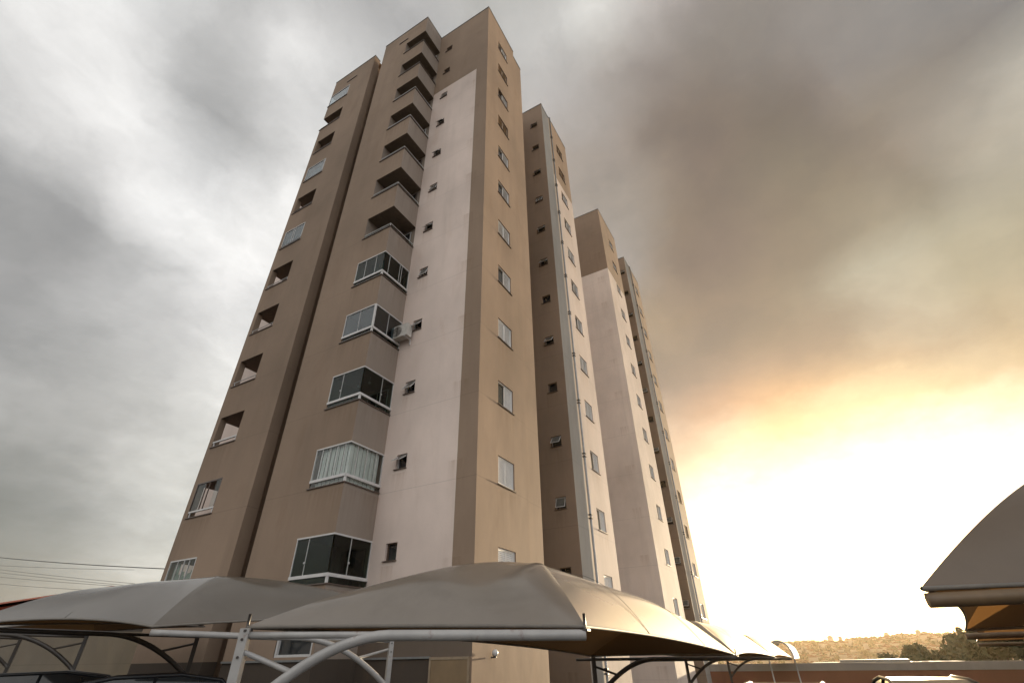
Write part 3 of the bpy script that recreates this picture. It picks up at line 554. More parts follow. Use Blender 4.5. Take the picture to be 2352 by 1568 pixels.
# balconies (both front blocks share the same loggia, mirrored)
def railing(mb, x0, x1, y0, y1, z, left_open):
    mb.tube([(x0 + .02, y0 + .03, z), (x1 - .03, y0 + .03, z)], .028, 8)
    mb.tube([(x1 - .03, y0 + .03, z), (x1 - .03, y1 - .02, z)], .028, 8)
def balcony(j, front):
    """front block B: open corner at the right end"""
    zs, zl = ST(j), LT(j)
    x0, x1, y0, y1 = -13.66, xb1, YB, YC
    m = MB()
    yb = YC + .04
    # soffit, floor, back wall, left wall, inner sides of parapet; the lintel beam shows below the soffit
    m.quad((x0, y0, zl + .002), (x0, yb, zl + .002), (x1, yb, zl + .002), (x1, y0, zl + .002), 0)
    m.quad((x0, y0 + .13, zs - 1.0), (x1 - .13, y0 + .13, zs - 1.0), (x1 - .13, yb, zs - 1.0), (x0, yb, zs - 1.0), 1)
    m.quad((x0, yb, zs - 1.0), (x1, yb, zs - 1.0), (x1, yb, zl), (x0, yb, zl), 1)
    m.quad((x0, y0, zs), (x0, yb, zs), (x0, yb, zl), (x0, y0, zl), 1)
    m.quad((x0, y0 + .13, zs - 1.0), (x0, y0 + .13, zs), (x1 - .13, y0 + .13, zs), (x1 - .13, y0 + .13, zs - 1.0), 1)
    m.quad((x1 - .13, y0 + .13, zs - 1.0), (x1 - .13, y0 + .13, zs), (x1 - .13, yb, zs), (x1 - .13, yb, zs - 1.0), 1)
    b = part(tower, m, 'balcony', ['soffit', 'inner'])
    c = MB()
    c.box(x0 - .07, y0 - .05, zs, x1 + .045, y0 + .17, zs + .03)
    c.box(x1 - .17, y0 + .17, zs, x1 + .045, y1 - .005, zs + .03)
    c.build('sill', 'granite', b)
    d = MB()
    d.box(x0 + .35, yb - .03, zs - .95, x1 - .25, yb - .002, zl - .22)
    d.build('glass_door', 'pane', b)
    fr = MB()
    for xx in (x0 + .32, (x0 + x1) / 2, x1 - .27): fr.box(xx - .02, yb - .05, zs - .95, xx + .02, yb - .031, zl - .22)
    fr.box(x0 + .30, yb - .05, zl - .22, x1 - .25, yb - .004, zl - .18)
    fr.build('door_frame', 'bronze' if j % 3 else 'white', b)
    zr = 34.03 - FP * j
    glazed = j >= 7
    r = MB()
    rr = .034 if glazed else .021
    if glazed:
        r.box(x0 + .0, y0 - .03, zr - .045, x1 + .03, y0 + .06, zr + .045); r.box(x1 - .06, y0 + .06, zr - .045, x1 + .03, y1 - .005, zr + .045)
        r.box(x1 - .05, y0 - .012, zs + .03, x1 + .015, y0 + .05, zr - .045)
    else:
        r.tube([(x0, y0 + .03, zr), (x1 - .03, y0 + .03, zr)], rr, 8); r.tube([(x1 - .03, y0 + .05, zr), (x1 - .03, y1 - .004, zr)], rr, 8)
        for (px, py) in ((x0 + .06, y0 + .03), (x1 - .03, y0 + .03), (x1 - .03, y1 - .08)): r.tube([(px, py, zs + .03), (px, py, zr)], .016, 6)
    r.build('handrail', 'white' if (glazed or j in (2, 3, 4, 5, 6)) else 'bronze', b)
    lo = MB()
    lo.box(x0 + .05, y0 + .012, zs + .035, x1 - .06, y0 + .022, zr - .05); lo.box(x1 - .022, y0 + .06, zs + .035, x1 - .012, y1 - .05, zr - .05)
    lo.build('rail_glass', 'clearglass' if j == 10 else 'glass', b)
    if glazed:
        f = MB()
        f.box(x0, y0 - .012, zl - .05, x1 + .015, y0 + .05, zl - .004); f.box(x1 - .05, y0 + .05, zl - .05, x1 + .015, y1 - .004, zl - .004)
        f.box(x0, y0 - .004, zr + .045, x0 + .03, y0 + .045, zl - .05); f.box(x1 - .045, y1 - .035, zr + .045, x1 + .004, y1 - .004, zl - .05)
        if j == 8: f.box(x1 - .045, y0 - .014, zr + .045, x1 + .018, y0 + .05, zl - .05)
        nx = {7: (.33, .70), 8: (.5,), 9: (.36,), 10: (.2, .42, .63, .85), 11: (.34,)}[j]
        ny = {7: (.2, .62, .7), 8: (.5,), 9: (.62,), 10: (.22, .5, .78), 11: (.45,)}[j]
        wv = .008
        for q in nx: f.box(x0 + (x1 - x0) * q - wv, y0 + .002, zr + .045, x0 + (x1 - x0) * q + wv, y0 + .036, zl - .05)
        for q in ny: f.box(x1 - .036, y0 + (y1 - y0) * q - wv, zr + .045, x1 - .002, y0 + (y1 - y0) * q + wv, zl - .05)
        if j in (9, 11):
            for q in ((x0 + (x1 - x0) * nx[0], y0 - .012, zr + .38), (x1 + .012, y0 + (y1 - y0) * ny[0], zr + .38)):
                k = MB(); k.sphere(q, .035, 8, 6); k.build('lock', 'white', b)
        f.build('glazing_frame', 'white', b)
        if j == 9:
            for lx in (-13.0, -12.45):
                lp = MB(); lp.tube([(lx, 11.2, zl), (lx, 11.2, zl - .22)], .006, 5); lp.sphere((lx, 11.2, zl - .26), .05, 10, 6); lp.build('ceiling_lamp', 'white', b)
        g = MB()
        g.box(x0 + .03, y0 + .014, zr + .045, x1 - .05, y0 + .024, zl - .05); g.box(x1 - .024, y0 + .05, zr + .045, x1 - .014, y1 - .035, zl - .05)
        g.build('glazing', 'clearglass' if j == 10 else 'glassblue' if j == 8 else 'glass', b)
        if j == 10:
            bl = MB()
            n = 14
            for i in range(n):
                a = x0 + .16 + (x1 - .1 - x0 - .16) * i / n; e = x0 + .16 + (x1 - .1 - x0 - .16) * (i + 1) / n
                bl.quad((a, y0 + .11, zs - .2), (e, y0 + .09 + .03 * (i % 2), zs - .2), (e, y0 + .09 + .03 * (i % 2), zl - .03), (a, y0 + .11, zl - .03))
            for i in range(n):
                a = y0 + .11 + (y1 - .12 - y0 - .11) * i / n; e = y0 + .11 + (y1 - .12 - y0 - .11) * (i + 1) / n
                bl.quad((x1 - .11, a, zs - .2), (x1 - .09 - .03 * (i % 2), e, zs - .2), (x1 - .09 - .03 * (i % 2), e, zl - .03), (x1 - .11, a, zl - .03))
            bl.build('blind', 'blind', b)
        if j == 7:
            bl = MB()
            for i in range(8):
                a = x0 + .55 + .09 * i
                bl.quad((a, y0 + .35, zs - .8), (a + .09, y0 + .32 + .05 * (i % 2), zs - .8), (a + .09, y0 + .32 + .05 * (i % 2), zl - .06), (a, y0 + .35, zl - .06))
            bl.build('curtain', 'curtain_dark', b)
    return b
M['curtain_dark'] = plain('teal_curtain', (.05, .09, .085), .9)
for j in range(12): balcony(j, True)
def loggia(j):
    zs, zl = ST(j), LT(j)
    x0, x1, y0, y1 = xa0, -19.03, YA, YC + .04
    m = MB()
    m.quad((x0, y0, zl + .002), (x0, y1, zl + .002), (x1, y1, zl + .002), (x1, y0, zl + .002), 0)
    m.quad((x0, y0 + .13, zs - 1.0), (x1, y0 + .13, zs - 1.0), (x1, y1, zs - 1.0), (x0, y1, zs - 1.0), 2)
    m.quad((x0, y1, zs - 1.0), (x1, y1, zs - 1.0), (x1, y1, zl), (x0, y1, zl), 1)
    if j >= 2:
        m.quad((-20.65, y0, zs), (-20.65, y0 + .28, zs), (-20.65, y0 + .28, zl), (-20.65, y0, zl), 1)
        m.quad((-20.65, y0 + .28, zs), (x0, y0 + .28, zs), (x0, y0 + .28, zl), (-20.65, y0 + .28, zl), 1)
    m.quad((x0 + .13, y0 + .13, zs - 1.0), (x0 + .13, y1, zs - 1.0), (x0 + .13, y1, zs), (x0 + .13, y0 + .13, zs), 1)
    m.quad((x0, y0 + .13, zs), (x0 + .13, y0 + .13, zs), (x0 + .13, y1, zs), (x0, y1, zs), 1)
    fx = x0 if j < 2 else -20.65
    m.quad((x1, y1, zs - 1.0), (x1, y0, zs - 1.0), (x1, y0, zl), (x1, y1, zl), 1)
    m.quad((x0, y0 + .13, zs - 1.0), (x0, y0 + .13, zs), (x1, y0 + .13, zs), (x1, y0 + .13, zs - 1.0), 1)
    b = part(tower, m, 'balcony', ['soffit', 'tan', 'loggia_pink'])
    x0 = fx
    c = MB(); c.box(x0 - .05, y0 - .05, zs, x1 + .03, y0 + .17, zs + .03); c.build('sill', 'granite', b)
    d = MB(); d.box(x0 + .4, y1 - .03, zs - .95, x1 - .1, y1 - .002, zl - .25); d.build('glass_door', 'pane', b)
    zr = 34.03 - FP * j
    r = MB()
    if j in (9, 10, 11):
        r.box(x0, y0 + .0, zr - .03, x1, y0 + .06, zr + .03)
        for xx in (x0 + .10, x1 - .06): r.box(xx - .02, y0 + .01, zs + .03, xx + .02, y0 + .05, zr - .03)
    else:
        r.tube([(x0, y0 + .03, zr), (x1, y0 + .03, zr)], .02, 8)
        for xx in (x0 + .08, x1 - .08): r.tube([(xx, y0 + .03, zs + .03), (xx, y0 + .03, zr)], .014, 6)
    r.build('handrail', 'white' if j not in (1, 2, 4) else 'bronze', b)
    if j in (0, 3, 5, 10, 11):
        f = MB()
        f.box(x0, y0 - .01, zl - .05, x1, y0 + .05, zl - .004); f.box(x0, y0 - .006, zr + .03, x0 + .03, y0 + .045, zl - .05); f.box(x1 - .03, y0 - .006, zr + .03, x1, y0 + .045, zl - .05)
        for q in {0: (), 3: (.93,), 5: (.45, .55), 10: (.38, .52), 11: (.3, .55, .75)}[j]:
            f.box(x0 + (x1 - x0) * q - .012, y0, zr + .03, x0 + (x1 - x0) * q + .012, y0 + .04, zl - .05)
        f.build('glazing_frame', 'white' if j != 10 else 'bronze', b)
        g = MB()
        if j == 10:
            g.box(x0 + .03, y0 + .014, zr + .03, x0 + .58, y0 + .024, zl - .05); g.build('glazing', 'clearglass', b); g = MB()
            g.box(x1 - .35, y0 + .014, zr + .03, x1 - .03, y0 + .024, zl - .05)
        else: g.box(x0 + .03, y0 + .014, zr + .03, x1 - .03, y0 + .024, zl - .05)
        g.build('glazing', 'glassblue' if j in (0, 3, 5) else 'clearglass', b)
    if j in (3, 5):
        bl = MB(); bl.box(x0 + .1, y0 + .25, zs - .5, x1 - .05, y0 + .26, zl - .05); bl.build('blind', 'blind_grey' if j == 5 else 'blind', b)
    if j == 11:
        bl = MB(); n = 16
        for i in range(n):
            a = x0 + .05 + (x1 - x0 - .12) * i / n; e = x0 + .05 + (x1 - x0 - .12) * (i + 1) / n
            t1 = zl - .05 - (.0 if i < 4 else .33 + .08 * ((i * 7) % 3)); 
            bl.quad((a, y0 + .18 + .05 * (i % 2), zs - .6), (e, y0 + .18 + .05 * ((i + 1) % 2), zs - .6), (e, y0 + .18 + .05 * ((i + 1) % 2), t1), (a, y0 + .18 + .05 * (i % 2), t1))
        bl.build('curtain', 'curtain', b)
    return b
M['blind_grey'] = plain('blue_grey_blind', (.16, .18, .20), .7)
M['loggia_pink'] = stucco('loggia_pink', (.60, .475, .42), (.40, .22, .12), .05)
for j in range(12): loggia(j)
# windows
KD = ['half', 'brown', 'half_brown', 'brown', 'half', 'half', 'closed', 'half', 'closed', 'half', 'closed', 'closed']
KC = ['shut', 'shut', 'ajar', 'open', 'open', 'ajar', 'open', 'ajar', 'open', 'open', 'wide', 'shut']
KE = ['open', 'shut', 'open', 'ajar', 'open', 'open', 'shut', 'open', 'shut', 'open', 'ajar', 'shut']
KR = ['brown', 'brown', 'half', 'half', 'closed', 'half', 'half', 'closed', 'closed', 'half', 'half', 'closed']
for j in range(12):
    add_window(tower, win_bedroom, KD[j], (XD, 13.34, DZ(j)), QT)
    add_window(tower, win_bath, KC[j], (-11.42, YC, CZ(j)))
    add_window(tower, win_bath, KE[j], (-9.06, YE, EZ(j)), w=.53, h=.53)
    add_window(tower, win_bedroom, KR[j], (XD, 22.45, RZ(j)), QT, w=1.1, h=1.0)
# ground floor window of the balcony block
f = MB(); w, h, x, z = 1.48, .62, -13.6, .78
f.box(x, YB + .02, z - h, x + .07, YB + .12, z); f.box(x + w - .07, YB + .02, z - h, x + w, YB + .12, z); f.box(x + .07, YB + .02, z - .06, x + w - .07, YB + .12, z); f.box(x + .07, YB + .02, z - h, x + w - .07, YB + .12, z - h + .06)
gwin = part(tower, f, 'window', 'white')
f = MB(); f.box(x + .07, YB + .1, z - h + .06, x + w - .07, YB + .115, z - .06); f.build('pane', 'pane', gwin)
# service door beside the corner
f = MB(); f.box(-9.30, YC - .045, GZ + .02, -8.15, YC - .004, GF - .06); dr = part(tower, f, 'door', 'tan_door')
f = MB(); f.box(-9.36, YC - .06, GF - .06, -8.10, YC - .004, GF); f.box(-9.36, YC - .06, GZ, -9.30, YC - .004, GF - .06); f.box(-8.15, YC - .06, GZ, -8.10, YC - .004, GF - .06); f.build('door_frame', 'pale_wood', dr)
f = MB(); f.tube([(-9.2, YC - .07, -.75), (-9.2, YC - .07, -.60)], .015, 6); f.build('handle', 'steel', dr)
M_late = None
# pipes and the lightning cable
def pipe(building, x, y, r, z0, z1, mat, step, name, clamp=True):
    m = MB(); m.tube([(x, y, z0), (x, y, z1)], r, 10); o = part(building, m, name, mat)
    k = MB(); z = z0 + 1.2
    while z < z1:
        k.box(x - r - .02, y - r - .02, z, x + r + .02, y + r + .02, z + .05); k.box(x - r - .02, y - r - .02, z + .16, x + r + .02, y + r + .02, z + .21)
        z += step
    if clamp: k.build('clamps', 'steel', o)
pipe(tower, XD + .07, YE + 1.42, .055, GZ, H - .05, 'pipe', FP, 'drain_pipe')
pipe(tower, XD - .083, 15.50, .007, GZ, H - .4, 'tan', FP, 'lightning_cable', clamp=False)

# ---------------------------------------------------------------- the twin tower behind
rear = thing('apartment_tower', 'matching apartment tower standing behind the front one, its end wall pale pink below', 'apartment tower', (-14.5, 39.0, GZ))
YF, YF2, YG, YG2 = 32.44, 37.3, 40.35, 45.6
ZR_ = .28
mb = MB()
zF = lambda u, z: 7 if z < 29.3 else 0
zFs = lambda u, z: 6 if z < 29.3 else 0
facade(mb, (-20.9, YF, 0), (1, 0, 0), XD + 20.9, GZ, H, (), 0, zF, zcuts=(29.3,))
holes = [(34.75 - YF, 35.85 - YF, DZ(j) + ZR_ - 1.0, DZ(j) + ZR_) for j in range(12)]
facade(mb, (XD, YF, 0), (0, 1, 0), YF2 - YF, GZ, H, holes, .12, zFs, zcuts=(29.3,))
facade(mb, (XD, YF2, 0), (-1, 0, 0), 3.6, GZ, H)
facade(mb, (XD - 3.6, YF2, 0), (0, 1, 0), YG - YF2, GZ, H)
facade(mb, (-20.9, YG2, 0), (0, -1, 0), YG2 - YF, GZ, H)
mb.quad((-20.9, YF, H - .3), (XD, YF, H - .3), (XD, YF2, H - .3), (-20.9, YF2, H - .3))
part(rear, mb, 'wall', WM)
mb = MB()
holes = [(-8.78 - XD + 3.6, -8.26 - XD + 3.6, EZ(j) + ZR_ - .53, EZ(j) + ZR_) for j in range(12)]
facade(mb, (XD - 3.6, YG, 0), (1, 0, 0), 3.6, GZ, H, holes, .12)
facade(mb, (XD, YG, 0), (0, 1, 0), 1.75, GZ, H - .14, (), 0, lambda u, z: 2)
facade(mb, (XD, YG + 1.75, 0), (0, 1, 0), YG2 - YG - 1.75, GZ, H, [(43.4 - YG - 1.75, 44.5 - YG - 1.75, RZ(j) + ZR_ - 1.0, RZ(j) + ZR_) for j in range(12)], .12)
facade(mb, (XD, YG2, 0), (-1, 0, 0), 12.85, GZ, H)
mb.quad((-20.9, YF2, H - .3), (XD - 3.6, YF2, H - .3), (XD - 3.6, YG2, H - .3), (-20.9, YG2, H - .3))
mb.quad((XD - 3.6, YG, H - .3), (XD, YG, H - .3), (XD, YG2, H - .3), (XD - 3.6, YG2, H - .3))
part(rear, mb, 'wall', WM)
for q in (
    ((-20.9, YF), (XD + .02, YF), (0, -1)),
    ((XD, YF + .16), (XD, YF2), (1, 0)),
    ((XD - 3.6, YG), (XD + .02, YG), (0, -1)),
    ((XD, YG + .16), (XD, YG + 1.75), (1, 0), H - .14),
    ((XD, YG + 1.76), (XD, YG2), (1, 0)),
):
    mb = MB(); flash(mb, *q); part(rear, mb, 'coping', 'coping')
KF = ['half', 'half_brown', 'half', 'half', 'half', 'half', 'closed', 'half', 'half', 'half', 'half', 'half']
for j in range(12):
    add_window(rear, win_bedroom, KF[j], (XD, 34.75, DZ(j) + ZR_), QT, w=1.1, h=1.0)
    add_window(rear, win_bath, KE[(j + 5) % 12], (-8.78, YG, EZ(j) + ZR_), w=.53, h=.53)
    add_window(rear, win_bedroom, KR[(j + 4) % 12], (XD, 43.4, RZ(j) + ZR_), QT, w=1.1, h=1.0)
pipe(rear, XD + .07, YG + 1.85, .06, GZ, H - .05, 'pipe', FP, 'drain_pipe')

# air conditioner hung on the pink wall
ac = thing('air_conditioner', 'off-white air conditioner unit hung on the pink wall beside a balcony', 'air conditioner', (-11.75, YC - .05, 10.9))
m = MB(); m.box(-.42, -.36, .02, .42, -.06, .60); m.build('casing', 'acbody', ac)
m = MB()
for k in range(5):
    rr = .05 + .045 * k
    m.tube([(-.1 + rr * math.cos(a * math.pi / 12), -.372, .31 + rr * math.sin(a * math.pi / 12)) for a in range(25)], .008, 5, cap=False)
m.box(-.335, -.367, .30, .135, -.361, .32); m.box(-.11, -.367, .07, -.09, -.361, .55)
m.build('fan_grille', 'steel', ac)
for sx in (-.3, .3):
    m = MB(); m.box(sx - .02, -.36, -.02, sx + .02, .05, .02); m.box(sx - .02, -.0, -.25, sx + .02, .05, -.02); m.build('bracket', 'white', ac)
# globe lamp on the corner of the tower
gl = thing('wall_lamp', 'small round globe lamp on the beige wall near the tower corner', 'wall lamp', (XD + .02, 12.95, .17))
m = MB(); m.sphere((.12, 0, 0), .085); m.build('globe', 'white', gl)
m = MB(); m.tube([(.0, 0, -.10), (.12, 0, -.10)], .02, 8); m.tube([(.12, 0, -.11), (.12, 0, -.07)], .045, 10); m.build('bracket', 'steel', gl)

# ---------------------------------------------------------------- carports
def lerp(a, b, t): return a + (b - a) * t
def canopy(name, label, c, r1, r2, p=(1.25, 1.25, 1.8, 1.8), extra=.45, scal=(.10, .10, .04, .04), group='fabric carport canopies', nu=48, nv=20, bolts=2, seams=2, mat='fabric'):
    """c: near tip, far tip, far post, near post corner; r1, r2: the near and far end of the ridge"""
    c = [Vector(q) for q in c]; r1 = Vector(r1); r2 = Vector(r2)
    base = Vector((sum(q.x for q in c) / 4, sum(q.y for q in c) / 4, GZ))
    root = thing(name, label, 'canopy', base, 0, group)
    ctr = (r1 + r2) / 2
    m = MB()
    edges = [(0, 1, r1, r2), (1, 2, r2, r2), (2, 3, r2, r1), (3, 0, r1, r1)]
    hem = []
    for e, (a, b, ra, rb) in enumerate(edges):
        A, B = c[a], c[b]; idx = len(m.v)
        out = Vector((0, 0, 1)).cross(B - A).normalized()
        if out.dot((A + B) / 2 - ctr) > 0: out = -out      # inwards
        for i in range(nu + 1):
            u = i / nu; q = 4 * u * (1 - u)
            bp = lerp(A, B, u) + (Vector((0, 0, 1)) * .6 + out) * scal[e] * q
            tp = lerp(ra, rb, u)
            pp = lerp(p[a], p[b], u) + extra * q
            hem.append(bp + Vector((0, 0, -.012)))
            for k in range(nv + 1):
                v = k / nv
                z = bp.z + (tp.z - bp.z) * (1 - (1 - v) ** pp)
                P = Vector((lerp(bp.x, tp.x, v), lerp(bp.y, tp.y, v), z))
                P -= Vector((0, 0, 1)) * .018 * math.sin(math.pi * v) * math.sin(u * 9 + e) * q
                dA = (P - A).length; dB = (P - B).length
                P.z += .011 * (math.exp(-dA / .55) * math.sin(26 * math.atan2(v * .6, u + .02)) + math.exp(-dB / .55) * math.sin(26 * math.atan2(v * .6, 1.02 - u))) * min(1, 4 * q) * min(1, 6 * v)
                m.v.append(P)
        for i in range(nu):
            for k in range(nv):
                o = idx + i * (nv + 1) + k
                m.f.append((o, o + nv + 1, o + nv + 2, o + 1)); m.mi.append(0); m.sm.append(True)
    f0 = m.f[nv // 2]; nz = (m.v[f0[1]] - m.v[f0[0]]).cross(m.v[f0[3]] - m.v[f0[0]]).z
    if nz < 0: m.f = [tuple(reversed(q)) for q in m.f]
    part(root, m, 'fabric', mat)
    h = MB(); h.tube(hem + hem[:1], .016, 6, cap=False); part(root, h, 'hem', 'hem')
    s = MB()
    for k in range(seams):                                  # sewn seams running up the long slope
        A = lerp(c[0], c[1], (k + .7) / (seams + .4)); u = (k + .7) / (seams + .4); q = 4 * u * (1 - u)
        pts = []
        d = Vector((0, 0, 1)).cross(c[1] - c[0]).normalized()
        if d.dot((c[0] + c[1]) / 2 - ctr) > 0: d = -d
        bp = A + (Vector((0, 0, 1)) * .6 + d) * scal[0] * q; tp = lerp(r1, r2, max(0, u - .18)); pp = lerp(p[0], p[1], u) + extra * q
        for i in range(nv + 1):
            v = i / nv
            pts.append(Vector((lerp(bp.x, tp.x, v), lerp(bp.y, tp.y, v), bp.z + (tp.z - bp.z) * (1 - (1 - v) ** pp) + .006)))
        sm = MB(); sm.tube(pts, .003, 5); part(root, sm, 'seam', 'seam')
    for q in (c[0], c[3])[:bolts]:
        b = MB(); b.tube([q + Vector((0, 0, -.05)), q + Vector((0, 0, .10))], .014, 8); b.box(q.x - .04, q.y - .04, q.z - .05, q.x + .04, q.y + .04, q.z - .03)
        part(root, b, 'tie_bolt', 'steel')
    return root
def frame(label, post, tip, zp=None, r=.047, drop=.72, foot=.42, chord=1.0, group='carport frames', half=.042, back=.0, paint='paint'):
    px, py = post; T = Vector(tip); P = Vector((px, py, T.z))
    if zp is None: zp = T.z
    root = thing('cantilever_carport', label, 'carport post', (px, py, GZ), 0, group)
    ang = math.atan2(T.y - py, T.x - px)
    m = MB(); mt = Matrix.Translation((px, py, 0)) @ Matrix.Rotation(ang, 4, 'Z')
    m.box(-half, -half, GZ, half, half, zp + .06, 0, mt); m.box(-half - .09, -half - .09, GZ, half + .09, half + .09, GZ + .02, 0, mt)
    part(root, m, 'post', paint)
    for hz_ in (.0, -.14):
        bm_ = MB(); bm_.tube([mt @ Vector((.0, -half - .012, zp + hz_ - .03)), mt @ Vector((.0, half + .012, zp + hz_ - .03))], .012, 6); part(root, bm_, 'bolt', 'steel')
    z = lambda t: lerp(zp, T.z, t) - drop * max(0.0, 1 - t / foot) ** 1.9
    a = MB(); pts = [Vector((lerp(px, T.x, t), lerp(py, T.y, t), z(t))) for t in [i / 36 for i in range(37)]]
    a.tube(pts, r, 14); arm = part(root, a, 'arm', paint)
    if chord:
        c = MB(); c.tube([Vector((lerp(px, T.x, t), lerp(py, T.y, t), lerp(zp, T.z, t) + .005)) for t in (-back, .0, .2, foot + .05)], r * .62, 10); part(root, c, 'chord', paint)
    b = MB(); t = .16
    b.tube([Vector((px, py, zp - .12)), Vector((lerp(px, T.x, t), lerp(py, T.y, t), z(t)))], r * .5, 8); part(root, b, 'brace', paint)
    return root
PX = -4.8
RT = [(-2.04, 5.0, .19), (-2.04, 13.9, -.04), (-2.04, 22.75, -.10), (-2.04, 31.6, -.16)]
RP = [(PX, 3.34), (PX, 12.1), (PX, 21.0), (PX, 29.8)]
lab = ['white steel carport frame nearest the camera, curved arm ending at the golden canopy corner', 'shade-darkened steel carport frame under the far corner of the golden canopy',
       'shade-darkened steel carport frame, second beyond the golden canopy', 'shade-darkened steel carport frame farthest along the row beside the tower']
for i in range(4):
    frame(lab[i], RP[i], RT[i], zp=RT[i][2] + (.04 if i == 0 else .02), back=.12 if i else .0, paint='paint' if i == 0 else 'shadedpaint')
lab = ['grey fabric canopy nearest the camera, its sunlit side glowing gold', 'fabric canopy behind the golden one, bright on its sun side', 'small distant fabric canopy at the end of the row']
RR = [((-2.98, 6.06, 1.02), (-3.0, 12.75, .80)), ((-3.0, 15.0, .78), (-3.0, 21.5, .72)), ((-3.0, 23.9, .70), (-3.0, 30.3, .66))]
for i in range(3):
    a, b = RT[i], RT[i + 1]
    dz = .08
    canopy('carport_canopy', lab[i], [(a[0], a[1] + (.0 if i == 0 else .12), a[2] + dz), (b[0], b[1] - .12, b[2] + dz), (RP[i + 1][0], RP[i + 1][1] - .1, b[2] + .10), (RP[i][0], RP[i][1], a[2] + .12)], RR[i][0], RR[i][1],
           p=(1.18, 1.25, 1.7, 1.9), extra=1.15, scal=(.13, .03, .10, .015))
# row in front of the tower, arms reaching left
DL = Vector((-4.83, -.95))
PL = [(-7.46, 8.35), (-12.3, 7.4), (-17.1, 7.3), (-21.6, 7.5)]
TL = [(-9.47, 4.9, .46), (-14.3, 3.95, .66), (-19.1, 3.9, .80), (-23.6, 4.0, .90)]
lab = ['white steel carport frame whose arm reaches left in front of the tower', 'shade-darkened curved carport frame under the left canopy, post in front of the tower', 'shade-darkened curved carport frame second from the left edge', 'shade-darkened carport frame at the left edge of the picture']
for i in range(4):
    frame(lab[i], PL[i], TL[i], zp=TL[i][2] - .12, back=.0, paint='paint' if i == 0 else 'shadedpaint')
canopy('carport_canopy', 'grey fabric canopy in front of the tower base, left of the golden one', [TL[1][:2] + (.72,), TL[0][:2] + (.55,), PL[0] + (.80,), PL[1] + (.80,)], (-12.5, 5.36, 1.36), (-9.83, 5.9, 1.41),
       p=(1.7, 1.25, 2.3, 2.0), extra=.4, scal=(.20, .04, .05, .04), mat='fabricdark', seams=1)
canopy('carport_canopy', 'grey fabric canopy at the left edge, behind the larger one', [(-20.6, 6.0, .92), (-15.9, 6.9, .95), (-16.4, 10.0, 1.0), (-21.2, 9.2, 1.0)], (-19.3, 7.9, 1.80), (-17.3, 7.6, 1.80),
       p=(1.7, 1.6, 1.6, 1.6), extra=.4, scal=(.12, .04, .05, .04))
# right-hand row
QT_ = [(.65, 4.7, .30), (2.0, 12.2, .22), (3.4, 19.7, .15)]
QP = [(6.3, 5.3), (7.4, 12.6), (8.6, 20.1)]
canopy('carport_canopy', 'large dark fabric canopy rising at the right edge, sun behind its tip', [(.65, 4.7, .385), (2.0, 12.0, .32), (7.4, 12.4, .34), (6.3, 5.3, .24)], (2.45, 6.4, 1.46), (3.2, 11.0, 1.34),
       p=(1.34, 1.4, 1.6, 1.6), extra=.12, scal=(.12, .04, .10, .03), bolts=0, mat='fabricbacklit')
canopy('carport_canopy', 'shaded fabric canopy under and beyond the large right one', [(2.05, 12.35, .32), (3.4, 19.6, .24), (8.6, 20.0, .26), (7.4, 12.8, .34)], (3.9, 14.0, 1.2), (4.6, 18.4, 1.15),
       p=(1.12, 1.3, 1.6, 1.6), extra=.2, scal=(.12, .04, .10, .03), mat='fabricbacklit', bolts=0)
lab = ['carport frame holding the near end of the large right canopy', 'carport frame between the two canopies on the right', 'far carport frame on the right, beyond both canopies']
for i in range(3): frame(lab[i], QP[i], QT_[i], zp=QT_[i][2], paint='backlitpaint')
# the last canopy of the row seen end-on: a small barrel with a pale rim
ac2 = thing('carport_canopy', 'tiny arched canopy with a pale rim at the far end of the row', 'canopy', (-3.1, 39, GZ), 0, 'fabric carport canopies')
m = MB(); n = 16
arch = lambda i, y: Vector((-.72 * math.cos(math.pi * i / n), y, 1.52 + .95 * math.sin(math.pi * i / n) ** .8))
for i in range(n): m.quad(arch(i, 0), arch(i, 6), arch(i + 1, 6), arch(i + 1, 0), 0, True)
m.build('fabric', 'fabric', ac2)
m = MB(); m.tube([arch(i, 0) for i in range(n + 1)], .05, 8); m.build('rim', 'white', ac2)
for sx in (-.72, .72):
    m = MB(); m.tube([(sx, .1, 0), (sx, .1, 1.56)], .04, 8); m.build('post', 'paint', ac2)

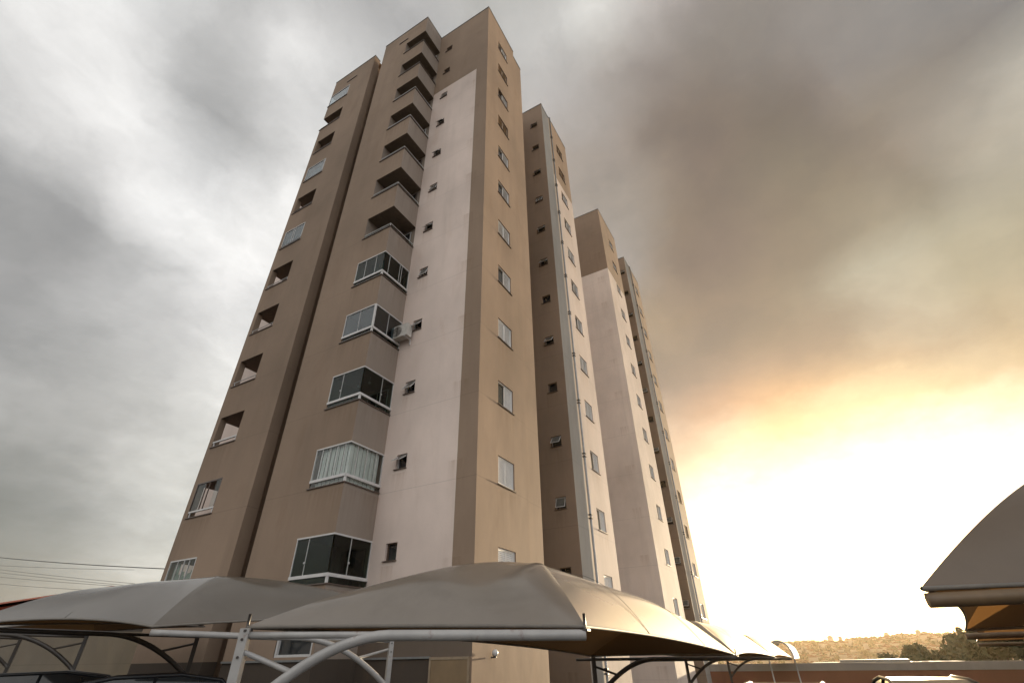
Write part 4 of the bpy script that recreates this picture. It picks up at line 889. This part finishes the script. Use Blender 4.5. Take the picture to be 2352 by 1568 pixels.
# ---------------------------------------------------------------- parked cars
M['carblack'] = plain('black_car_paint', (.012, .012, .014), .38, spec=.35, var=.05)
M['carred'] = plain('wine_car_paint', (.10, .018, .014), .22, spec=.6, var=.05, coat=.6)
M['carsilver'] = plain('silver_car_paint', (.38, .38, .38), .25, metal=.6, var=.05, coat=.5)
M['tyre'] = plain('tyre_rubber', (.015, .015, .015), .85)
M['rim'] = plain('wheel_rim', (.45, .45, .46), .3, metal=.8)
M['lampclear'] = plain('headlamp_lens', (.6, .6, .6), .08)
M['lampred'] = plain('tail_lamp', (.30, .01, .01), .15)
def car(label, loc, rotz, paint, hgt=1.46, L=4.1, W=1.72):
    root = thing('parked_car', label, 'car', (loc[0], loc[1], GZ), rotz, 'cars parked under the canopies')
    s = hgt / 1.46
    prof = [(-2.02, .42), (-2.05, .62), (-1.98, .84), (-1.55, .93), (-.95, .98), (.9, 1.0), (1.55, .97), (1.98, .90), (2.05, .62), (2.02, .42), (1.7, .30), (-1.7, .30)]
    prof = [(x * L / 4.1, z * s) for x, z in prof]
    m = MB(); w = W / 2
    st = [(-w + .09, .90, .05), (-w, 1, 0), (w, 1, 0), (w - .09, .90, .05)]
    secs = []
    for yy, k, dz in ((-w + .12, .96, .02), (-w + .03, .99, .005), (-w, 1, 0), (w, 1, 0), (w - .03, .99, .005), (w - .12, .96, .02)):
        secs.append((yy, k, dz))
    order = [(-w + .0, 1.0), (-w + .05, 1.0)]
    rows = []
    for yy, k in ((-w + .10, .985), (-w + .02, .97), (w - .02, .97), (w - .10, .985)):
        pass
    ys = [-w, -w + .06, -w + .16, w - .16, w - .06, w]; sh = [.90, .965, 1.0, 1.0, .965, .90]
    idx = []
    for yy, k in zip(ys, sh):
        idx.append(len(m.v))
        for x, z in prof: m.v.append(Vector((x * (k * .5 + .5), yy, .30 * s + (z - .30 * s) * (k if z > .8 * s else 1))))
    n = len(prof)
    for a in range(len(ys) - 1):
        for i in range(n):
            j = (i + 1) % n
            m.f.append((idx[a] + i, idx[a] + j, idx[a + 1] + j, idx[a + 1] + i)); m.mi.append(0); m.sm.append(True)
    m.f.append(tuple(idx[0] + i for i in range(n))); m.mi.append(0); m.sm.append(False)
    m.f.append(tuple(idx[-1] + i for i in reversed(range(n)))); m.mi.append(0); m.sm.append(False)
    m.build('body', paint, root)
    roof = [(-1.62, .94), (-.78, 1.36), (-.35, 1.44), (.55, 1.46), (1.15, 1.38), (1.75, .95)]
    roof = [(x * L / 4.1, z * s) for x, z in roof]
    g = MB(); c = MB()
    yb, yt = w - .07, w - .26
    yw = lambda z: lerp(yb, yt, (z - .94 * s) / (.52 * s))
    for i in range(len(roof) - 1):
        (x0, z0), (x1, z1) = roof[i], roof[i + 1]
        tgt = g if i in (0, 4) else c
        tgt.quad((x0, -yw(z0), z0), (x0, yw(z0), z0), (x1, yw(z1), z1), (x1, -yw(z1), z1), 0, True)
    for sy in (-1, 1):
        g.poly([(x, sy * (yw(z) - .004), z) for x, z in roof])
        for q in (-.78, .2, 1.15):
            z = {-.78: 1.36, .2: 1.45, 1.15: 1.38}[q] * s; x = q * L / 4.1
            c.tube([(x + (-.25 if q == -.78 else .18 if q == 1.15 else 0), sy * yw(.96 * s), .96 * s), (x, sy * yw(z), z)], .025, 6)
        c.tube([(x, sy * yw(z), z) for x, z in roof], .03, 6)
    g.build('windows', 'pane', root); c.build('roof', paint, root)
    for x in (-1.28, 1.28):
        for sy in (-1, 1):
            t = MB(); t.tube([(x, sy * (w - .2), .31), (x, sy * (w + .005), .31)], .31, 20); o = t.build('wheel', 'tyre', root)
            q = MB(); q.tube([(x, sy * (w - .02), .31), (x, sy * (w + .012), .31)], .20, 16); q.build('rim', 'rim', o)
    for sy in (-1, 1):
        t = MB(); t.sphere((-1.93 * L / 4.1, sy * (w - .28), .70 * s), .13, 10, 6, sc=(.6, 1.2, .7)); t.build('headlight', 'lampclear', root)
        t = MB(); t.sphere((1.93 * L / 4.1, sy * (w - .22), .75 * s), .12, 10, 6, sc=(.6, .9, 1)); t.build('tail_light', 'lampred', root)
        t = MB(); t.sphere((-.72, sy * (w + .06), 1.0 * s), .1, 8, 6, sc=(.6, 1, .7)); t.build('mirror', paint, root)
    return root
car('tall black car under the left canopy, in front of the tower base', (-10.7, 5.65), R(62), 'carblack', 1.60, 4.3)
car('dark car at the left edge under the canopy, beside the taller black one', (-14.0, 5.3), R(62), 'carblack', 1.66, 4.4)
car('black car whose roof glints beside the distant carport posts', (-1.0, 11.2), R(88), 'carblack', 1.30)
car('dark car with a bright sun glint, out in the open lot', (1.25, 13.2), R(96), 'carblack', 1.33)
car('wine red car under the right canopy', (3.1, 8.3), R(8), 'carred', 1.55)

# ---------------------------------------------------------------- beyond the lot
M['redwall'] = stucco('red_brown_wall', (.22, .085, .05), (.10, .05, .03), .2)
M['palewall'] = stucco('pale_wall', (.30, .27, .24))
M['tile'] = plain('red_roof_tile', (.36, .10, .055), .8, var=.25, scale=9)
bw = thing('boundary_wall', 'low red-brown boundary wall with a pale top band at the back of the lot', 'wall', (3, 42, GZ))
m = MB(); m.box(-12, -.1, 0, 26, .1, .86); m.build('wall_base', 'redwall', bw)
m = MB(); m.box(-12, -.13, .86, 26, .13, 1.27); m.build('top_band', 'palewall', bw)
wh = thing('long_shed', 'long low shed with a thin roof edge beyond the boundary wall', 'shed', (4.0, 66, -4.5))
m = MB(); m.box(-6, 0, 0, 5.5, 9, 3.6); m.build('wall', 'palewall', wh)
m = MB(); m.box(-6.6, -.7, 3.6, 6.2, 9.6, 3.78); m.box(-4, 2, 3.78, 2, 6, 4.0); m.build('roof', 'coping', wh)
M['housewall'] = stucco('house_wall', (.13, .125, .118))
nh = thing('neighbour_house', 'pale house with a red tiled roof at the left edge of the picture', 'house', (-36, 12, GZ))
m = MB(); m.box(-9, -5, 0, 8, 5, 3.3); m.build('wall', 'housewall', nh)
m = MB()
a, b, h1, h2 = 9.6, 5.6, 3.3, 4.75
for i in range(56):
    x0 = -a + i * (8.6 + a) / 56; x1 = -a + (i + 1) * (8.6 + a) / 56; xm = (x0 + x1) / 2
    for (p0, p1, dz) in ((x0, xm, .05), (xm, x1, .0)):
        m.quad((p0, -b, h1 + (0 if dz else .05)), (p1, -b, h1 + dz), (p1, 0, h2 + dz), (p0, 0, h2 + (0 if dz else .05)))
        m.quad((p1, b, h1 + dz), (p0, b, h1 + (0 if dz else .05)), (p0, 0, h2 + (0 if dz else .05)), (p1, 0, h2 + dz))
m.poly([(-9, -5, 3.3), (-9, 5, 3.3), (-9, 0, 4.7)]); m.poly([(8, -5, 3.3), (8, 5, 3.3), (8, 0, 4.7)])
m.build('roof', 'tile', nh)
for x in (-4, 3):
    m = MB(); m.box(x, -5.04, 1.0, x + 1.4, -5.005, 2.2); m.build('window', 'pane', nh)

# overhead cables
WIRES = [((-105.71, 30.0, 14.1), (-60.04, 30.0, 8.7)), ((-104.09, 30.0, 12.87), (-69.77, 30.0, 9.44)), ((-103.22, 30.0, 12.21), (-61.91, 30.0, 7.3)), ((-102.62, 30.0, 11.76), (-60.4, 30.0, 6.9)), ((-101.77, 30.0, 11.12), (-57.4, 30.0, 6.54)), ((-100.46, 30.0, 10.12), (-72.34, 30.0, 7.46))]
WL = ['thick black cable strung highest across the left sky', 'thin cable just below the thick one', 'thin cable, third from the top on the left', 'thin cable, fourth from the top on the left', 'thin cable, fifth from the top on the left', 'lowest thin cable, just above the left canopy']
for k, (a, b) in enumerate(WIRES):
    a = Vector(a); b = Vector(b); d = b - a
    a2 = a - d * .6; b2 = b + d * .12
    pts = []
    for i in range(41):
        t = i / 40; p = lerp(a2, b2, t); s_ = (t - .35) * (t - .89) if False else 0
        u = (t * 1.72 - .6)
        p.z += .55 * (u * u - u) * (.9 if k == 0 else .45)
        pts.append(p)
    m = MB(); m.tube(pts, .045 if k == 0 else .018, 6)
    o = m.build('power_cable', 'wire'); tag(o, WL[k], 'cable', 'overhead cables')

# far terrain: the lot drops to a valley, then the town hill
M['hill'] = plain('hill_scrub', (.075, .062, .038), .95, var=.35, scale=.05)
m = MB(); nx, ny = 90, 40
def hz(x, y):
    v = -13.0 * min(1, max(0, (y - 48) / 120)) ** .8
    h = 31 * (1 / (1 + math.exp(-(y - 640) / 70))) * (.82 + .18 * math.sin(x * .0031 + 1.1) + .10 * math.sin(x * .0093) + .00022 * x)
    return GZ - .5 + v + h + .8 * math.sin(x * .05 + y * .03)
gx = [-445 + 1440 * i / nx for i in range(nx + 1)]; gy = [46 + 900 * (i / ny) ** 1.35 for i in range(ny + 1)]
for y in gy:
    for x in gx: m.v.append(Vector((x, y, hz(x, y))))
for j in range(ny):
    for i in range(nx):
        o = j * (nx + 1) + i; m.f.append((o, o + 1, o + nx + 2, o + nx + 1)); m.mi.append(0); m.sm.append(True)
tag(m.build('hill', 'hill'), kind='structure')
M['town'] = plain('far_walls', (.40, .32, .25), .9, var=.3, scale=.02)
M['townroof'] = plain('far_roofs', (.20, .09, .055), .9, var=.3, scale=.02)
M['leaf'] = plain('foliage', (.052, .058, .022), .8, var=.4, scale=.6)
M['bark'] = plain('bark', (.08, .06, .045), .9)
m = MB(); rnd = random.Random(3)
for k in range(1100):
    y = rnd.uniform(480, 800); x = rnd.uniform(-150, 160)
    z = hz(x, y) - 1; w = rnd.uniform(1.6, 3.6); d = rnd.uniform(2, 5); h = rnd.uniform(2.2, 4.2) * (1.9 if rnd.random() < .05 else 1)
    m.box(x - w, y - d, z, x + w, y + d, z + h, 0); m.poly([(x - w - .3, y - d, z + h), (x + w + .3, y - d, z + h), (x, y - d, z + h + w * .45)], 1); m.quad((x - w - .3, y - d, z + h), (x, y - d, z + h + w * .45), (x, y + d, z + h + w * .45), (x - w - .3, y + d, z + h), 1); m.quad((x + w + .3, y - d, z + h), (x + w + .3, y + d, z + h), (x, y + d, z + h + w * .45), (x, y - d, z + h + w * .45), 1)
o = m.build('distant_town', ['town', 'townroof']); tag(o, 'hazy town of many small houses covering the distant hill', 'town', kind='stuff')
def leaf_cloud(m, c, rad, n, size, rnd, flat=.8):
    c = Vector(c)
    for i in range(n):
        d = Vector((rnd.gauss(0, 1), rnd.gauss(0, 1), rnd.gauss(0, 1))).normalized() * rad * rnd.uniform(.45, 1.05)
        p = c + Vector((d.x, d.y, d.z * flat)); s = size * rnd.uniform(.6, 1.4)
        a = Vector((rnd.gauss(0, 1), rnd.gauss(0, 1), rnd.gauss(0, 1))).normalized(); b = a.orthogonal().normalized()
        m.quad(p - a * s, p + b * s * .6, p + a * s, p - b * s * .6)
m = MB(); rnd = random.Random(5)
for k in range(900):
    y = rnd.uniform(330, 800); x = rnd.uniform(-170, 220); z = hz(x, y)
    leaf_cloud(m, (x, y, z + 2.5), rnd.uniform(1.8, 3.8), 18, 1.2, rnd)
o = m.build('distant_trees', 'leaf'); tag(o, 'far-off dark trees dotted among the houses on the hill', 'trees', kind='stuff')
def tree(label, x, y, z0, h, cr, seed):
    rnd = random.Random(seed)
    root = thing('broadleaf_tree', label, 'tree', (x, y, z0), 0, 'trees beyond the lot')
    m = MB(); m.tube([(0, 0, 0), (.1, .05, h * .3), (.0, .1, h * .62)], [h * .035, h * .026, h * .012], 8)
    cs = []
    for i in range(9):
        a = rnd.uniform(0, 6.28); rr = cr * rnd.uniform(.25, .75); q = Vector((rr * math.cos(a), rr * math.sin(a), h * rnd.uniform(.5, .88)))
        cs.append(q); m.tube([(0, .05, h * .36), q * .55 + Vector((0, 0, h * .18)), q], [h * .014, h * .009, h * .004], 6)
    m.build('trunk', 'bark', root)
    m = MB()
    for q in cs: leaf_cloud(m, q, cr * rnd.uniform(.34, .55), 260, .16 * cr * .55, rnd)
    m.build('crown', 'leaf', root)
tl = [('dark rounded tree against the glow, left of the sun', 5.2, 96, -8.5, 8.4, 3.0), ('broad tree right beside the rounded one', 11.5, 104, -9.0, 10.2, 4.2), ('shorter tree below the glow, behind the boundary wall', 8.0, 80, -6.5, 6.4, 3.0),
      ('tall tree partly behind the right canopy', 19.5, 110, -9.5, 13.0, 5.4), ('dark tree filling the gap below the right canopy', 8.6, 37, GZ - .1, 3.2, 2.0), ('dark tree at the right edge under the canopy', 12.4, 41, GZ - .1, 4.7, 2.6), ('small tree among the roofs, left of the others', -3.0, 130, -11, 8.6, 4.0)]  # the two nearest trees are added to fill the dark below the canopy
for k, q in enumerate(tl): tree(*q, 20 + k)

# ---------------------------------------------------------------- evening haze
hm, ht, ho = new_mat('evening_haze')
pv = N(ht, 'ShaderNodeVolumePrincipled')
pv.inputs['Color'].default_value = (1.0, .78, .50, 1); pv.inputs['Density'].default_value = 0.00014; pv.inputs['Anisotropy'].default_value = 0.5
ht.links.new(pv.outputs[0], ho.inputs['Volume'])
M['haze'] = hm
m = MB(); m.box(-455, -65, -40, 1005, 985, 44)
tag(m.build('haze', 'haze'), kind='stuff')
